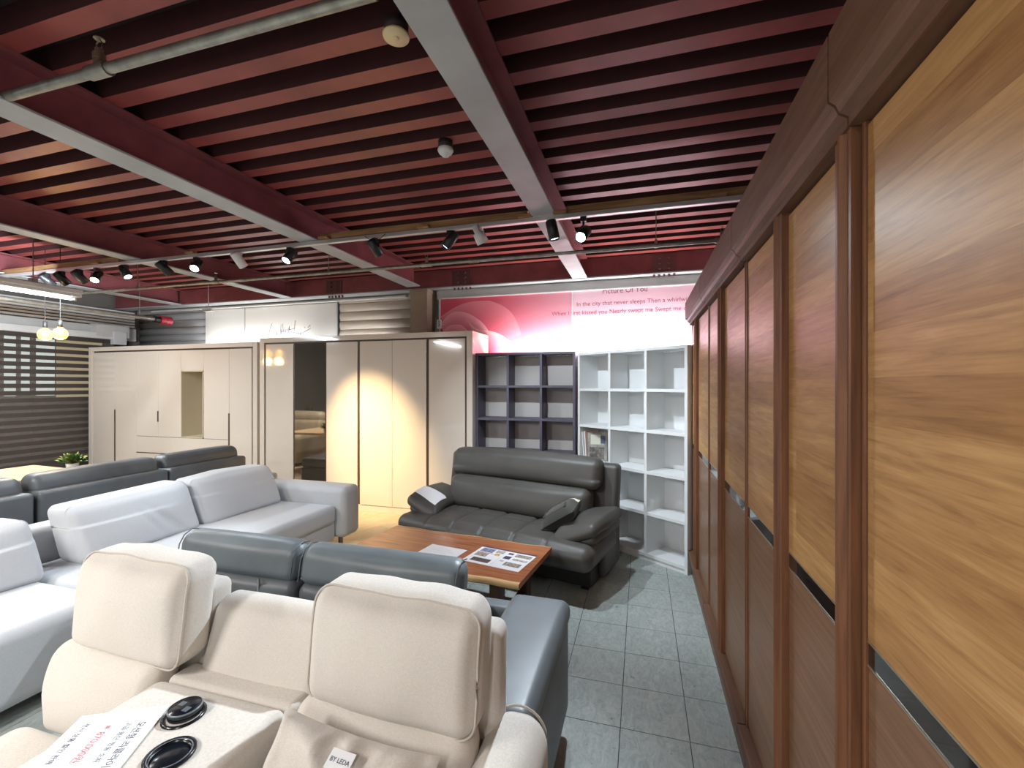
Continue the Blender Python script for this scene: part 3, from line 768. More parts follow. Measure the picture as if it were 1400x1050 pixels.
def quad_sheet(name, label, cat, c, w_, h_, rot):
    t = thing(name, label, cat, c, rot); B(-w_ / 2, w_ / 2, -h_ / 2, h_ / 2, 0, .0012).build('sheet', 'paper', t); return t
c1 = Vector((-1.36, 2.90, ZP)); t = quad_sheet('price_sheet', 'plain white paper on the coffee table left of the brochure', 'paper', c1, .30, .20, math.radians(-9))
m = MB()
for k in range(4): m.box(-.11, .08 - .03 * (k % 2), -.06 + k * .035, -.0585 + k * .035, .0012, .0014)
m.build('print', 'frame_grey', t)
c2 = Vector((-.93, 2.905, ZP)); t = thing('brochure', 'open colour furniture brochure lying on the coffee table', 'brochure', c2, math.radians(-11))
B(-.215, -.001, -.15, .15, 0, .0016).build('page', 'paper', t); B(.001, .215, -.15, .15, 0, .0016).build('page', 'paper', t)
cols = {'a': (120, 126, 150), 'b': (150, 142, 132), 'c': (92, 80, 76), 'd': (196, 160, 96), 'e': (170, 166, 160), 'f': (72, 66, 96), 'g': (204, 120, 120)}
PM = {k: plain('brochure_' + k, v, .5, var=.3, vscale=60) for k, v in cols.items()}
for (x0, x1, y0, y1, k) in ((-.215, .215, .13, .15, 'f'), (-.19, -.09, .05, .12, 'a'), (-.075, -.01, .07, .12, 'e'), (-.06, -.02, .02, .06, 'd'), (-.19, -.1, -.03, .03, 'b'), (-.2, -.07, .034, .042, 'g'),
                            (-.17, -.03, -.12, -.06, 'c'), (.02, .06, .08, .11, 'c'), (.08, .2, .06, .11, 'b'), (.02, .07, .0, .05, 'f'), (.09, .2, .0, .03, 'e'), (.02, .05, -.05, -.03, 'e'), (.07, .19, -.1, -.04, 'b')):
    B(x0, x1, y0, y1, .0016, .002).build('picture', PM[k], t)

# --- blue-grey leather sofa, back of head pads toward the table
GS = thing('sofa', 'blue-grey leather sofa with raised headrests and wide right arm, behind the beige recliner', 'sofa', (-1.5, 1.67, 0))
def L(x, y, z=0): return (x + 1.5, y - 1.67, z)
def gbox(x0, x1, y0, y1, z0, z1, r, k=4, m=(8, 6, 4), bulge=(0, 0, 0), fn=None): 
    return SB(((x0 + x1) / 2 + 1.5, (y0 + y1) / 2 - 1.67, (z0 + z1) / 2), (x1 - x0, y1 - y0, z1 - z0), r, k, m, bulge, fn)
gbox(-2.45, -.36, 1.32, 2.06, .08, .26, .02, 2).build('base', 'leather_grey', GS)
gbox(-2.45, -1.52, 1.28, 1.84, .25, .44, .05, 4, bulge=(0, 0, .02)).build('seat_cushion', 'leather_grey', GS)
gbox(-1.515, -.585, 1.28, 1.84, .25, .44, .05, 4, bulge=(0, 0, .02)).build('seat_cushion', 'leather_grey', GS)
gbox(-2.45, -.585, 1.98, 2.075, .1, .565, .02, 3).build('back_rail', 'leather_grey', GS)
gbox(-.585, -.325, 1.30, 2.075, .10, .52, .03, 3).build('arm_frame', 'leather_slate', GS)
gbox(-.60, -.315, 1.285, 2.085, .50, .605, .045, 5, (6, 12, 2), (0, 0, .008)).build('armrest', 'leather_grey', GS)
m = MB(); m.tube([L(-.322, 1.33 + k * .05, .572) for k in range(15)], .0035).build('seam', 'piping', GS)
for (a, b) in ((-2.43, -1.645), (-1.63, -.70)):
    gbox(a, b, 1.80, 1.99, .40, .625, .05, 4, (8, 3, 4), (0, .02, 0)).build('backrest', 'leather_slate', GS)
def f_pad(q): 
    q = q.copy(); wv_ = .004 * noise.noise(Vector((q.x * 6, q.z * 9, 3))); q.y += wv_ + (q.z - .7) * .18; return q
for (a, b) in ((-2.425, -1.642), (-1.632, -.765)):
    h_ = gbox(a, b, 1.815, 1.955, .615, .80, .06, 6, (18, 3, 5), (0, .012, .006), f_pad).build('headrest', 'leather_grey', GS)
    for xx in (a + .02, b - .02):
        m = MB(); m.tube([f_pad(Vector(L(xx, 1.814, .64))), f_pad(Vector(L(xx, 1.814, .74))), f_pad(Vector(L(xx, 1.833, .782))), f_pad(Vector(L(xx, 1.875, .802))), f_pad(Vector(L(xx, 1.93, .788)))], .003)
        m.build('seam', 'leather_slate', h_)
    for xx in (a + .17, b - .20): B(xx - .004 + 1.5, xx + .004 + 1.5, 1.80 - 1.67 - .012, 1.80 - 1.67, .46, .63, r=.001).build('metal_strut', 'chrome', GS)
m = MB()
for (a, b) in ((-2.38, 1.34), (-.40, 1.34), (-2.38, 2.0), (-.40, 2.0)): m.cyl(L(a, b, 0), L(a, b, .09), .02)
m.build('foot', 'black', GS)

# --- beige fabric recliner sofa in the foreground
RS = thing('recliner_sofa', 'beige fabric recliner sofa with upright headrests and centre console, in the foreground', 'sofa', (-1.1, .7, 0))
RO = Vector((-1.1, .7, 0))
def rbox(x0, x1, y0, y1, z0, z1, r, k=4, m=(8, 6, 6), bulge=(0, 0, 0), fn=None):
    return SB(((x0 + x1) / 2 + 1.1, (y0 + y1) / 2 - .7, (z0 + z1) / 2), (x1 - x0, y1 - y0, z1 - z0), r, k, m, bulge, fn)
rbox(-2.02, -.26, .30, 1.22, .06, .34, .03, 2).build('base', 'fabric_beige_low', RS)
m = MB()
for (a, b) in ((-1.95, .36), (-.33, .36), (-1.95, 1.15), (-.33, 1.15)): m.cyl(Vector((a, b, 0)) - RO, Vector((a, b, .07)) - RO, .025)
m.build('foot', 'black', RS)
for (a, b) in ((-1.97, -1.445), (-.935, -.415)):
    rbox(a, b, .28, .98, .32, .50, .06, 4, bulge=(0, 0, .02)).build('seat_cushion', 'fabric_beige', RS)
def headrest(x0, x1, skew, seed):
    c = ((x0 + x1) / 2 + 1.1, 1.095 - .7, .868); size = (x1 - x0, .15, .315)
    def fn(q):
        q = q.copy(); z = q.z - .72
        q.y += .06 * z + .012 * math.sin((q.x + seed) * 4) ; q.x += skew * (z - .17)
        n_ = noise.noise(Vector((q.x * 9 + seed, q.y * 9, q.z * 5))); q.y += .006 * n_
        if q.z > .98: q.z += .008 * noise.noise(Vector((q.x * 8, seed, 2)))
        tt = max(0, (q.z - .93) / .10); q.y += .02 * tt * tt
        return q
    h_ = SB(c, size, .05, 6, (16, 4, 14), (.008, .03, .012), fn).build('headrest', 'fabric_beige', RS)
    for off in (-.05,):
        MB().tube(edge_loop(c, (size[0] + .0, 0, size[2] + .0), .05, 1, off, fn), .0035, True, 6).build('piping', 'piping', h_)
    return h_
headrest(-1.872, -1.365, .06, 1.3); headrest(-.905, -.392, .03, 5.1)
def f_low(q):
    q = q.copy(); q.y += .12 * (q.z - .62) - .02 * math.exp(-((q.z - .60) / .10) ** 2) + .006 * noise.noise(Vector((q.x * 5, q.z * 6, 7))); return q
rbox(-1.93, -1.452, 1.005, 1.13, .44, .725, .05, 5, (10, 4, 8), (.004, .022, 0), f_low).build('lumbar_cushion', 'fabric_beige', RS)
rbox(-.932, -.405, 1.005, 1.13, .44, .725, .05, 5, (10, 4, 8), (.004, .022, 0), f_low).build('lumbar_cushion', 'fabric_beige', RS)
for (a, b) in ((-1.90, -1.385), (-.90, -.37)):
    rbox(a, b, 1.14, 1.245, .10, .93, .03, 3, (4, 2, 6), fn=lambda q: Vector((q.x, q.y + .04 * (q.z - .8), q.z))).build('back_shell', 'fabric_beige', RS)
# console between the seats
def f_mid(q): return Vector((q.x, q.y + .32 * (q.z - .88), q.z))
rbox(-1.39, -.93, 1.165, 1.268, .40, .885, .045, 5, (6, 3, 6), (0, .008, .004), f_mid).build('console_back', 'fabric_beige', RS)
CS = rbox(-1.435, -.945, .18, 1.03, .34, .70, .035, 5, (6, 10, 4), (0, 0, .002)).build('console', 'fabric_beige', RS)
rbox(-1.425, -.95, 1.035, 1.13, .34, .69, .02, 4, (6, 3, 4)).build('console_ledge', 'fabric_beige', RS)
MB().tube([Vector((-1.0 - .435 * (k / 8) + .05, .52, .7025)) - RO for k in range(9)], .003).build('seam', 'piping', RS)
CZ = .7025
cp = Vector((-1.196, .918, CZ)) - RO
m = MB(); m.lathe([(.052, -.01), (.052, .003), (.046, .004)], cp, 28); ch = m.build('charger_base', 'plastic_black', RS)
m = MB(); m.lathe([(.040, .0), (.041, .016), (.039, .02), (.0, .0205)], cp + Vector((-.004, .006, 0)), 28); m.build('charging_pad', 'plastic_black', ch)
m = MB(); m.lathe([(.0405, .0165), (.0412, .019), (.0385, .0203)], cp + Vector((-.004, .006, 0)), 28); m.build('rim', 'plastic_grey', ch)
m = MB()
for k in range(4):
    m.box(cp.x - .026 + k * .0045, cp.x - .0235 + k * .0045, cp.y + .002, cp.y + .018, .7235, .7238); m.box(cp.x + .004 + k * .0045, cp.x + .0065 + k * .0045, cp.y - .012, cp.y + .006, .7235, .7238)
m.build('symbol', 'plastic_grey', ch)
ch2 = Vector((-1.098, .808, CZ)) - RO
m = MB(); m.lathe([(.054, .0), (.054, .006), (.047, .0065), (.044, .002), (.042, -.002), (.040, .0005), (.0, .0005)], ch2, 32); m.build('cup_holder', 'plastic_black', RS)
m = MB(); m.lathe([(.0465, .0062), (.0455, .0072), (.0445, .0062)], ch2, 32); m.build('cup_holder_rim', 'plastic_grey', RS)
# right arm
def f_ra(q): 
    q = q.copy(); q.z -= .02 * max(0, (.6 - (q.y + .7)) / .6); return q
rbox(-.418, -.245, .32, 1.255, .10, .685, .075, 7, (2, 12, 6), (0, 0, .0), f_ra).build('armrest', 'fabric_beige', RS)
pts = []
for k in range(13):
    a = PI * k / 12; pts.append(Vector((-.3315 - .0755 * math.cos(a), 1.228, .612 + .0755 * math.sin(a))) - RO)
pts = [Vector((-.407, 1.228, .30 + .06 * k)) - RO for k in range(5)] + pts + [Vector((-.256, 1.228, .58 - .06 * k)) - RO for k in range(5)]
MB().tube(pts, .0035).build('piping', 'piping', RS)
for xx in (-.256,):
    MB().tube([Vector((xx, 1.228 - k * .08, .612)) - RO for k in range(12)], .0035).build('piping', 'piping', RS)
# scatter pillow with tag
SP = thing('throw_pillow', 'small crumpled beige pillow with white tag on the right recliner seat', 'pillow', (-.68, .80, .53))
RT2 = Matrix.Translation((.01, .055, .095)) @ Matrix.Rotation(math.radians(4), 4, 'Y') @ Matrix.Rotation(math.radians(54), 4, 'X')
def crum(p):
    n_ = noise.noise(Vector((p.x * 9, p.y * 13, 1.7))); n2 = 1 - 4 * abs(noise.noise(Vector((p.x * 11 + p.y * 7, p.y * 9 - p.x * 4, 4))))
    return RT2 @ (p + Vector((0, 0, (.040 * n_ + .012 * n2) * (1 if p.z > 0 else .3))))
lens(.215, .16, .07, crum, 40).build('cover', 'fabric_beige', SP)
q = [crum(Vector(v)) for v in ((-.03, .14, .045), (.04, .14, .045))]
tg = thing('x', 'x', 'x'); bpy.data.objects.remove(tg)
TG = MB(); TR = RT2 @ Matrix.Translation((.01, .105, .078)) @ Matrix.Rotation(-.5, 4, 'X')
TG.box(-.03, .03, -.018, .022, 0, .0012, mat=TR); tgo = TG.build('tag', 'paper', SP)
tx = text('lettering', 'BY LEDA', .013, (0, 0, 0), (0, 0, 0), 'ink', tgo, align='CENTER'); tx.matrix_local = TR @ Matrix.Translation((0, -.003, .0016))
# price sheet on the console
PS = thing('price_sheet', 'white price sheet with printed Korean words on the beige console', 'paper', (0, 0, CZ + .001))
A_, B_ = on_z(140, 964, CZ), on_z(244, 966, CZ)
pc = on_z(118, 1032, CZ + .002)
dirv = (on_z(180, 1050, CZ) - on_z(244, 966, CZ)).normalized(); ang = math.atan2(dirv.y, dirv.x)
PS.location = (pc.x, pc.y, CZ + .0015); PS.rotation_euler = (0, 0, ang)
B(-.15, .15, -.105, .105, 0, .001).build('sheet', 'paper', PS)
text('lettering', '모션형 리클라이', .022, (-.095, .062, .0012), (0, 0, 0), 'ink', PS)
text('lettering', '고급 원단 전동 소파', .016, (-.10, .032, .0012), (0, 0, 0), 'plastic_grey', PS)
text('lettering', '870,000원', .024, (-.075, -.02, .0012), (0, 0, 0), 'ink_red', PS)
text('lettering', '전시 상품 할인 판매', .016, (-.115, -.075, .0012), (0, 0, 0), 'ink', PS)
B(-.095, -.085, -.014, -.004, .001, .0016).build('marker', 'ink_red', PS)

# --- white fabric sofa along the left
WS = thing('sofa', 'long white fabric sofa with loose back cushions at the left', 'sofa', (-3.4, 2.4, 0))
WO = Vector((-3.4, 2.4, 0))
def wbox(x0, x1, y0, y1, z0, z1, r, k=4, m=(6, 6, 4), bulge=(0, 0, 0), fn=None):
    return SB(((x0 + x1) / 2 + 3.4, (y0 + y1) / 2 - 2.4, (z0 + z1) / 2), (x1 - x0, y1 - y0, z1 - z0), r, k, m, bulge, fn)
wbox(-3.98, -2.88, .62, 3.72, .09, .28, .03, 3).build('base', 'fabric_white', WS)
wbox(-4.02, -3.80, .60, 3.98, .12, .66, .05, 4, (3, 12, 4)).build('back_frame', 'fabric_white', WS)
wbox(-3.80, -2.86, 1.80, 3.715, .25, .435, .05, 4, (8, 14, 3), (0, 0, .02)).build('seat_cushion', 'fabric_white', WS)
wbox(-3.80, -2.86, .62, 1.795, .06, .435, .06, 5, (8, 14, 3), (0, 0, .02)).build('seat_cushion', 'fabric_white', WS)
wbox(-3.98, -2.78, 3.72, 3.985, .10, .595, .06, 5, (8, 3, 5), (0, 0, .006)).build('armrest', 'fabric_white', WS)
m = MB()
for (a, b) in ((-2.92, 3.85), (-3.9, 3.85), (-2.95, .75), (-3.9, .75)): m.cyl(Vector((a, b, 0)) - WO, Vector((a, b, .1)) - WO, .022)
m.build('foot', 'galv', WS)
def white_cushion(y0, y1, z1, seed, crease, dx=0):
    def fn(q):
        q = q.copy(); z = q.z - .42
        q.x -= .46 * z - dx
        q.z -= .02 * abs(math.sin((q.y + seed) * 2.1)) * (1 if z > .25 else 0)
        n_ = noise.noise(Vector((q.y * 4 + seed, q.z * 5, 2)));  q.x += .012 * n_
        if crease:
            d = ((q.y + 2.4 - 2.42) - (.72 - q.z) * .9); a = math.exp(-(d / .03) ** 2) * math.exp(-((q.z - .58) / .10) ** 2)
            d2 = ((q.y + 2.4 - 2.36) - (.70 - q.z) * .6); a2 = math.exp(-(d2 / .02) ** 2) * math.exp(-((q.z - .60) / .08) ** 2)
            q.x -= .022 * a + .014 * a2
        return q
    c = (-3.55 + 3.4, (y0 + y1) / 2 - 2.4, (.43 + z1) / 2); size = (.25, y1 - y0, z1 - .43)
    o = SB(c, size, .055, 6, (4, 34, 18), (.045, .008, .008), fn).build('back_cushion', 'fabric_white', WS)
    MB().tube(edge_loop(c, (0, size[1] - .006, size[2] - .006), .045, 0, .085, fn), .003, True, 5).build('piping', 'fabric_white', o)
white_cushion(.92, 1.80, .80, .3, False, .02); white_cushion(1.985, 2.80, .815, 1.1, True); white_cushion(2.83, 3.66, .815, 2.2, False)

# --- slate leather sofa standing back to back with it
LS = thing('sofa', 'slate leather sofa seen from behind, back to back with the white sofa', 'sofa', (-4.7, 2.5, 0)); LO = Vector((-4.7, 2.5, 0))
def lbox(x0, x1, y0, y1, z0, z1, r, k=4, m=(4, 10, 4), bulge=(0, 0, 0), fn=None):
    return SB(((x0 + x1) / 2 + 4.7, (y0 + y1) / 2 - 2.5, (z0 + z1) / 2), (x1 - x0, y1 - y0, z1 - z0), r, k, m, bulge, fn)
lbox(-5.2, -4.22, .9, 3.93, .08, .30, .03, 2).build('base', 'leather_slate', LS)
m = MB()
for (a, b) in ((-5.1, 1.0), (-5.1, 3.85), (-4.3, 1.0), (-4.3, 3.85)): m.cyl(Vector((a, b, 0)) - LO, Vector((a, b, .09)) - LO, .022)
m.build('foot', 'black', LS)
for (a, b) in ((.9, 2.135), (2.155, 3.085), (3.095, 3.93)):
    lbox(-5.2, -4.48, a, b, .29, .45, .05, 4, bulge=(0, 0, .015)).build('seat_cushion', 'leather_slate', LS)
    lbox(-4.46, -4.20, a, b, .10, .825, .03, 4).build('back_frame', 'leather_slate', LS)
    c = lbox(-4.46, -4.275, a + .012, b - .012, .78, .935, .06, 6, (4, 14, 4), (.006, 0, .008), lambda q: Vector((q.x - .2 * (q.z - .8), q.y, q.z + .004 * noise.noise(Vector((q.y * 7, 1, q.z * 5)))))).build('head_roll', 'leather_slate', LS)

# --- far-left furniture: table, plant, tan sofa (seen in the mirror door), tall plant
t = thing('dining_table', 'tan wood dining table under the two amber pendant bulbs', 'table', (-5.82, 2.42, 0), math.radians(-3))
B(-.46, .46, -.72, .72, .71, .75, r=.006).build('tabletop', 'tan_top', t)
for a in (-.40, .40):
    for b in (-.65, .65): B(a - .025, a + .025, b - .025, b + .025, 0, .71, r=.003).build('leg', 'black', t)
def leafy(name, label, loc, n, r, h, m, tipm, pot, seedn):
    rnd = random.Random(seedn); t = thing(name, label, 'plant', loc)
    pr, ph = pot
    MB().lathe([(0.0, 0), (pr * .75, 0), (pr, ph), (pr * .9, ph), (pr * .85, ph * .85)], (0, 0, 0), 18).build('pot', 'pot', t)
    MB().lathe([(pr * .9, ph * .86), (0.0, ph * .88)], (0, 0, 0), 14).build('soil', 'soil', t)
    lf, tp, st_ = MB(), MB(), MB()
    for i in range(n):
        a = rnd.uniform(0, 2 * PI); e = rnd.uniform(.15, 1.35); ln = r * rnd.uniform(.65, 1.0)
        d = Vector((math.cos(a) * math.cos(e), math.sin(a) * math.cos(e), math.sin(e) * h / r))
        b = Vector((0, 0, ph)); p1 = b + d * ln * .55; p2 = b + d * ln
        s_ = d.cross(Vector((0, 0, 1))).normalized() * ln * .16; up = Vector((0, 0, ln * .05))
        st_.tube([b, p1], ln * .02, n=4)
        lf.add([p1, p1.lerp(p2, .5) + s_ - up * .4, p2, p1.lerp(p2, .5) - s_ - up * .4, p1.lerp(p2, .5) + up], [(0, 1, 4), (1, 2, 4), (2, 3, 4), (3, 0, 4)], False)
        lf.add([p1.lerp(p2, -.3), p1.lerp(p2, .2) + s_.cross(d) * .6 + s_ * .5, p1.lerp(p2, .6) + up, p1.lerp(p2, .2) - s_ * .6], [(0, 1, 2), (0, 2, 3)], False)
        if tipm and i % 2 == 0: tp.add([p1.lerp(p2, .6) + s_ * .5 + up, p2 + d * .01 + up * .3, p1.lerp(p2, .6) - s_ * .5 + up, p1.lerp(p2, .75) + up * 2], [(0, 1, 3), (1, 2, 3), (2, 0, 3)], False)
    st_.build('stem', 'leaf_dark', t); tag(lf.build('foliage', m, t), kind='stuff')
    if tipm: tag(tp.build('leaf_tips', tipm, t), kind='stuff')
    return t
leafy('potted_plant', 'small green plant with yellow tips on the tan table', (-5.43, 3.04, .751), 70, .13, .12, 'leaf', 'leaf_tip', (.05, .075), 3)
t = thing('sofa', 'tan leather sofa by the left wall, seen only in the mirror door', 'sofa', (-7.35, 2.1, 0))
B(-.85, .85, -.40, .45, .06, .28, r=.02).build('base', 'leather_tan', t)
SB((0, .05, .36), (1.35, .8, .18), .06, 4, (6, 6, 3), (0, 0, .02)).build('seat_cushion', 'leather_tan', t)
SB((0, -.33, .66), (1.7, .24, .44), .09, 5, (8, 3, 5), (0, .03, .02)).build('backrest', 'leather_tan', t)
SB((0, -.36, .93), (1.66, .22, .22), .09, 5, (8, 3, 3), (0, .02, .01)).build('head_cushion', 'leather_tan', t)
for s in (-1, 1): SB((s * .80, .05, .42), (.28, .95, .46), .12, 6, (3, 8, 4)).build('armrest', 'leather_tan', t)
m = MB()
for a in (-.75, .75):
    for b in (-.33, .38): m.cyl((a, b, 0), (a, b, .065), .022)
m.build('foot', 'black', t)
leafy('tall_plant', 'tall leafy plant behind the tan sofa by the left wall', (-7.6, .95, 0), 60, .42, .75, 'leaf_dark', None, (.18, .45), 9)

# ------------------------------------------------------------------ overhead services
# lighting track with its timber backing
YT = 3.3
TK = thing('lighting_track', 'white ceiling lighting track on a timber board, crossing the room', 'track', (-3.2, YT, ZB))
B(-4.2, 4.15, -.018, .018, -.045, -.012, r=.003).build('rail', 'alu', TK)
for (a, b) in ((-4.9, -2.0), (0.48, 2.36), (2.66, 4.2)):
    B(max(a, -4.2), b, .0, .10, -.005, .05, r=.003).build('timber_board', 'board', TK)
for x in (-.98, .55, 1.5, 2.35, 2.62, 3.7, -2.3): B(x - .05, x + .05, -.05, .0, -.011, .008, r=.002).build('timber_block', 'board', TK)
for x in (.36, 2.49): 
    m = MB(); m.tube([(x - .11, .0, -.012), (x - .11, .0, .05), (x - .11, .04, .09)], .004); m.build('clamp', 'black', TK)
m = MB(); m.tube([(.95 + .02 * k, -.02, -.02 - .05 * math.sin(k / 10 * PI)) for k in range(11)], .003).build('loose_cable', 'cord', TK)

def aim_matrix(d):
    d = d.normalized(); q = d.to_track_quat('-Z', 'Y'); return q.to_matrix().to_4x4()
def spotlight(px, label, aim, col, kind, power, lamp, angle=60, blend=.6, zc=2.765, step=False, tint=COOL, ss=.035):
    x = px; t = thing('track_spotlight', label, 'spotlight', (x, YT, ZB - .045), 0, 'spotlights on the ceiling track')
    c = Vector((0, 0, zc - (ZB - .045))); d = Vector(aim) - (Vector((x, YT, ZB - .045)) + c); d.normalize()
    B(-.022, .022, -.02, .02, -.036, .0, r=.003).build('adapter', col, t)
    MB().cyl((0, 0, -.036), (0, 0, -.06), .008, n=10).build('stem', col, t)
    R = Matrix.Translation(c) @ aim_matrix(d)
    side = (R.to_3x3() @ Vector((1, 0, 0)))
    m = MB(); rr = .042
    m.tube([Vector((0, 0, -.058)), c + side * (rr + .006) + Vector((0, 0, .035)), c + side * (rr + .006)], .006, n=6); m.build('bracket', col, t)
    m = MB()
    if step: m.lathe([(0, .09), (.026, .09), (.026, .035), (.044, .03), (.048, -.05), (.044, -.05), (.041, -.044)], (0, 0, 0), 22, R)
    else: m.lathe([(0, .075), (.034, .075), (.041, .066), (.041, -.072), (.037, -.072), (.036, -.06)], (0, 0, 0), 22, R)
    hd = m.build('head', col, t)
    ze = -.044 if step else -.060
    MB().lathe([(.041 if step else .036, ze), (0, ze)], (0, 0, 0), 22, R).build('lens', lamp, hd)
    if power:
        ld = bpy.data.lights.new('spot', 'SPOT'); ld.energy = power; ld.color = tint; ld.spot_size = math.radians(angle); ld.spot_blend = blend; ld.shadow_soft_size = ss
        lo = bpy.data.objects.new('spot', ld); COL.objects.link(lo)
        lo.matrix_world = Matrix.Translation(Vector((x, YT, ZB - .045)) + c + d * .10) @ aim_matrix(d)
    return t
spotlight(-.41, 'brightest track spotlight, facing the camera above the bookshelves', (-1.15, .72, .72), 'black', 0, 255, 'lens_cool', 82, 1.0, 2.715, ss=.03)
spotlight(-.64, 'grey-black track spotlight just left of the brightest lamp', (-.05, 3.55, .0), 'black', 0, 75, 'lens_soft', 95, .9)
spotlight(-1.22, 'white stepped track spotlight aimed down at the corner bookshelf', (-.55, 4.4, 1.0), 'white_metal', 0, 70, 'lens_soft', 95, .5, 2.77, True, ss=.012)
spotlight(-1.475, 'black track spotlight with lit lens tilted left, beside the white stepped one', (-3.0, 2.7, .5), 'black', 0, 60, 'lens_soft', 60, .6, 2.765)
spotlight(-2.16, 'black track spotlight in front of the girder, lens turned away', (-1.6, 4.7, 1.0), 'black', 0, 25, 'lens_soft', 55, .6, 2.765)
spotlight(-3.04, 'black track spotlight glowing blue-white left of the girder', (-3.2, 1.6, .6), 'black', 0, 50, 'lens_cool', 70, .6, 2.765)
spotlight(-3.62, 'white cylinder track spotlight aimed at the cream wardrobe', (-3.25, 4.9, .80), 'white_metal', 0, 420, 'lens_warm', 44, 1.0, 2.775, tint=(1.0, .74, .40))
spotlight(-4.14, 'dazzling track spotlight facing the camera above the left cream wardrobe', (-2.9, 1.2, .5), 'black', 0, 50, 'lens_cool', 75, .7, 2.765)
spotlight(-4.56, 'black track spotlight just left of the dazzling lamp over the wardrobe', (-4.0, 4.9, 1.3), 'black', 0, 10, 'lens_soft', 45)
spotlight(-5.1, 'black track spotlight tilted right with pale rim, near the warm lamp', (-3.6, 3.3, .8), 'black', 0, 30, 'lens_soft', 55)
spotlight(-5.52, 'warm glowing track spotlight toward the left end of the track', (-4.4, 1.8, .7), 'black', 0, 50, 'lens_warm', 80, .7, 2.75, tint=WARM)
for x, l in ((-5.78, 'unlit black track spotlight next left of the warm lamp'), (-6.06, 'unlit black track spotlight second left of the warm lamp'), (-6.30, 'unlit black track spotlight farthest left on the track')):
    spotlight(x, l, (x, 4.7, 1.4), 'black', 0, 0, 'lens_off')

# sprinkler pipes
def pipe(label, y, z, x0, x1, r, heads, rods, couplings):
    t = thing('sprinkler_pipe', label, 'pipe', (0, y, z))
    MB().cyl((x0, 0, 0), (x1, 0, 0), r, n=14).build('pipe', 'galv', t)
    for x in couplings: MB().cyl((x - .05, 0, 0), (x + .05, 0, 0), r * 1.3, n=14).build('coupling', 'galv', t)
    for x in heads:
        MB().cyl((x - .055, 0, 0), (x + .055, 0, 0), r * 1.35, n=14).build('tee', 'galv', t)
        h = MB(); h.cyl((x, 0, 0), (x, 0, r * 2.2), r * .95, n=12).cyl((x, 0, r * 2.2), (x, 0, r * 3.3), r * 1.1, n=8).cyl((x, 0, r * 3.3), (x, 0, r * 4.3), r * .7, n=10)
        h.tube([(x - r * .7, 0, r * 4.3), (x - r * .8, 0, r * 5.4), (x, 0, r * 6.2), (x + r * .8, 0, r * 5.4), (x + r * .7, 0, r * 4.3)], r * .16)
        h.cyl((x, 0, r * 6.2), (x, 0, r * 6.35), r * .95, n=10); h.build('sprinkler_head', 'brass', t)
    for x in rods:
        m = MB(); m.cyl((x, 0, r), (x, 0, DZ - z), .004, n=6); m.cyl((x, 0, r * .8), (x, 0, r * 3), r * .7, n=10); m.cyl((x - .012, 0, 0), (x + .012, 0, 0), r * 1.25, n=12); m.build('hanger_rod', 'galv', t)
    return t
pipe('near galvanised sprinkler pipe crossing the upper left corner', 1.30, 2.905, -4.9, -.85, .021, (-2.16,), (-2.93,), ())
pipe('far galvanised sprinkler pipe running under the beams before the back wall', 4.02, 2.80, -7.2, .95, .017, (-4.75, -2.05, .64), (-6.0, .12, -3.2), (-4.35, -1.55))
# pipe with red cap on the left, along the wall
t = thing('capped_pipe', 'grey pipe with a red end cap hanging at the far left', 'pipe', (-7.05, 2.2, 2.60))
MB().cyl((0, 0, 0), (0, 2.75, 0), .03, n=14).build('pipe', 'galv', t); MB().cyl((0, 2.75, 0), (0, 2.83, 0), .05, n=14).build('coupling', 'black', t)
m = MB(); m.cyl((0, 2.83, 0), (0, 2.93, 0), .062, n=16).cyl((0, 2.90, 0), (0, 2.99, 0), .066, n=16); m.build('end_cap', 'red', t)
for b in (.6, 2.55): MB().cyl((0, b, 0), (0, b, DZ - 2.6), .004, n=6).build('hanger_rod', 'galv', t)
# small bracket lamp hanging by the sign
t = thing('ceiling_rod', 'thin hanging rod with small bracket before the wedding sign', 'bracket', (-6.35, 5.25, 2.78))
MB().cyl((0, 0, 0), (0, 0, DZ - 2.78), .006, n=6).build('rod', 'alu', t); B(-.09, .09, -.03, .03, -.05, -.015, r=.004).build('bracket', 'alu', t)
# detectors
t = thing('heat_detector', 'round cream detector disc on dark base beside the wide beam', 'detector', (-.99, 1.665, DZ))
MB().lathe([(.0, 0), (.05, 0), (.05, -.055), (.0, -.055)], (0, 0, 0), 24).build('base', 'detector_side', t)
MB().lathe([(.05, -.05), (.056, -.056), (.054, -.064), (.0, -.066)], (0, 0, 0), 28).build('cover', 'detector', t)
MB().lathe([(.012, -.0655), (.013, -.068), (.0, -.068)], (0, 0, 0), 14).build('indicator', 'detector', t)
t = thing('smoke_detector', 'small white smoke detector on the deck between the two beams', 'detector', (-1.175, 2.56, DZ))
MB().lathe([(.0, 0), (.045, 0), (.046, -.05), (.0, -.05)], (0, 0, 0), 24).build('base', 'detector_side', t)
MB().lathe([(.046, -.048), (.05, -.06), (.04, -.078), (.022, -.08), (.022, -.095), (.0, -.097)], (0, 0, 0), 24).build('cover', 'white_metal', t)
m = MB(); m.tube([(0, 0, 0), (.03, .01, -.02), (.07, .02, -.035), (.10, .03, -.03)], .004); o = m.build('cable_end', 'blue', None, (-1.80, 1.18, DZ)); tag(o, 'loose blue cable end poking from the red deck', 'cable')
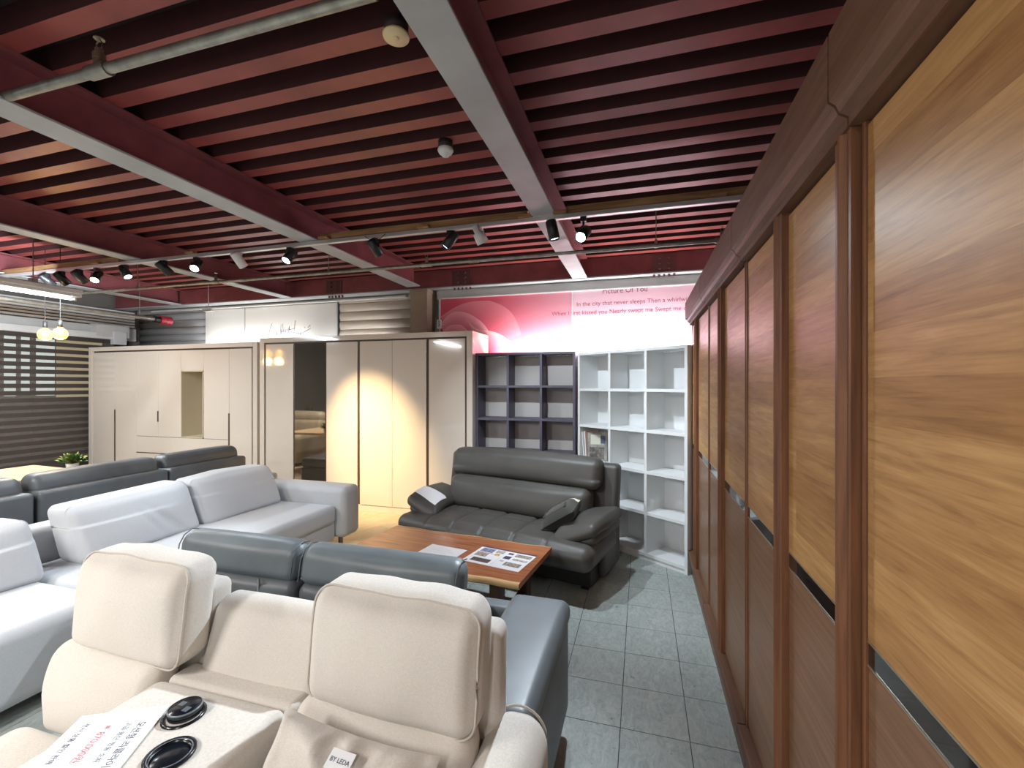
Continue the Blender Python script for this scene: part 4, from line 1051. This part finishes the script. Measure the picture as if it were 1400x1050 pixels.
# fluorescent batten at far left
def batten(label, x, y0, y1, z):
    t = thing('fluorescent_batten', label, 'lamp', (x, y0, z)); L_ = y1 - y0
    B(-.05, .05, 0, L_, .03, .075, r=.004).build('channel', 'white_metal', t); B(-.03, .03, .02, L_ - .0, -.005, .03, r=.004).build('housing', 'white_metal', t)
    for b in (.04, L_ - .08): B(-.012, .012, b, b + .04, -.045, -.003).build('lamp_holder', 'white_metal', t)
    MB().cyl((0, .06, -.03), (0, L_ - .06, -.03), .014, n=12).build('tube', 'tube', t)
    for b in (.25, L_ - .40):
        m = MB(); m.cyl((0, b, .075), (0, b, DZ - z), .005, n=6); m.box(-.03, .03, b - .025, b + .025, .07, .12); m.build('hanger_rod', 'galv', t)
batten('long white fluorescent batten hanging at the far left above the pendant bulbs', -6.0, 1.9, 3.43, 2.58)
for (x, y, l) in ((-2.6, -1.1, 'added fill batten, unseen behind the camera, middle one'), (-4.3, .25, 'added fill batten, unseen to the left of the camera'), (-.3, -1.9, 'added fill batten, unseen behind the camera by the wardrobe')):
    batten(l, x, y - .65, y + .65, 2.62)  # batten bodies added around the unseen fill lights
# pendant bulbs
for (x, y, l) in ((-6.43, 3.35, 'amber globe pendant bulb, left one of the pair over the tan table'), (-6.18, 3.35, 'amber globe pendant bulb, right one of the pair over the tan table')):
    t = thing('pendant_bulb', l, 'lamp', (x, y, 2.17))
    MB().cyl((0, 0, .14), (0, 0, DZ - 2.17), .0035, n=6).build('cord', 'cord', t)
    MB().lathe([(0, .15), (.018, .15), (.02, .10), (.02, .075), (0, .07)], (0, 0, 0), 14).build('socket', 'cord', t)
    b = MB().lathe([(.018, .078), (.025, .065), (.05, .045), (.064, .015), (.064, -.015), (.05, -.045), (.025, -.06), (0, -.064)], (0, 0, 0), 22).build('bulb', 'amber', t)
    m = MB()
    for k in range(6):
        a = PI * k / 3; m.tube([(.012 * math.cos(a), .012 * math.sin(a), .05), (.026 * math.cos(a), .026 * math.sin(a), 0), (.012 * math.cos(a), .012 * math.sin(a), -.03)], .0016, n=4)
    m.build('filament', 'filament', b)
    ld = bpy.data.lights.new('bulb_glow', 'POINT'); ld.energy = 4; ld.color = (1, .66, .3); ld.shadow_soft_size = .07
    lo = bpy.data.objects.new('bulb_glow', ld); COL.objects.link(lo); lo.location = (x, y, 2.03)
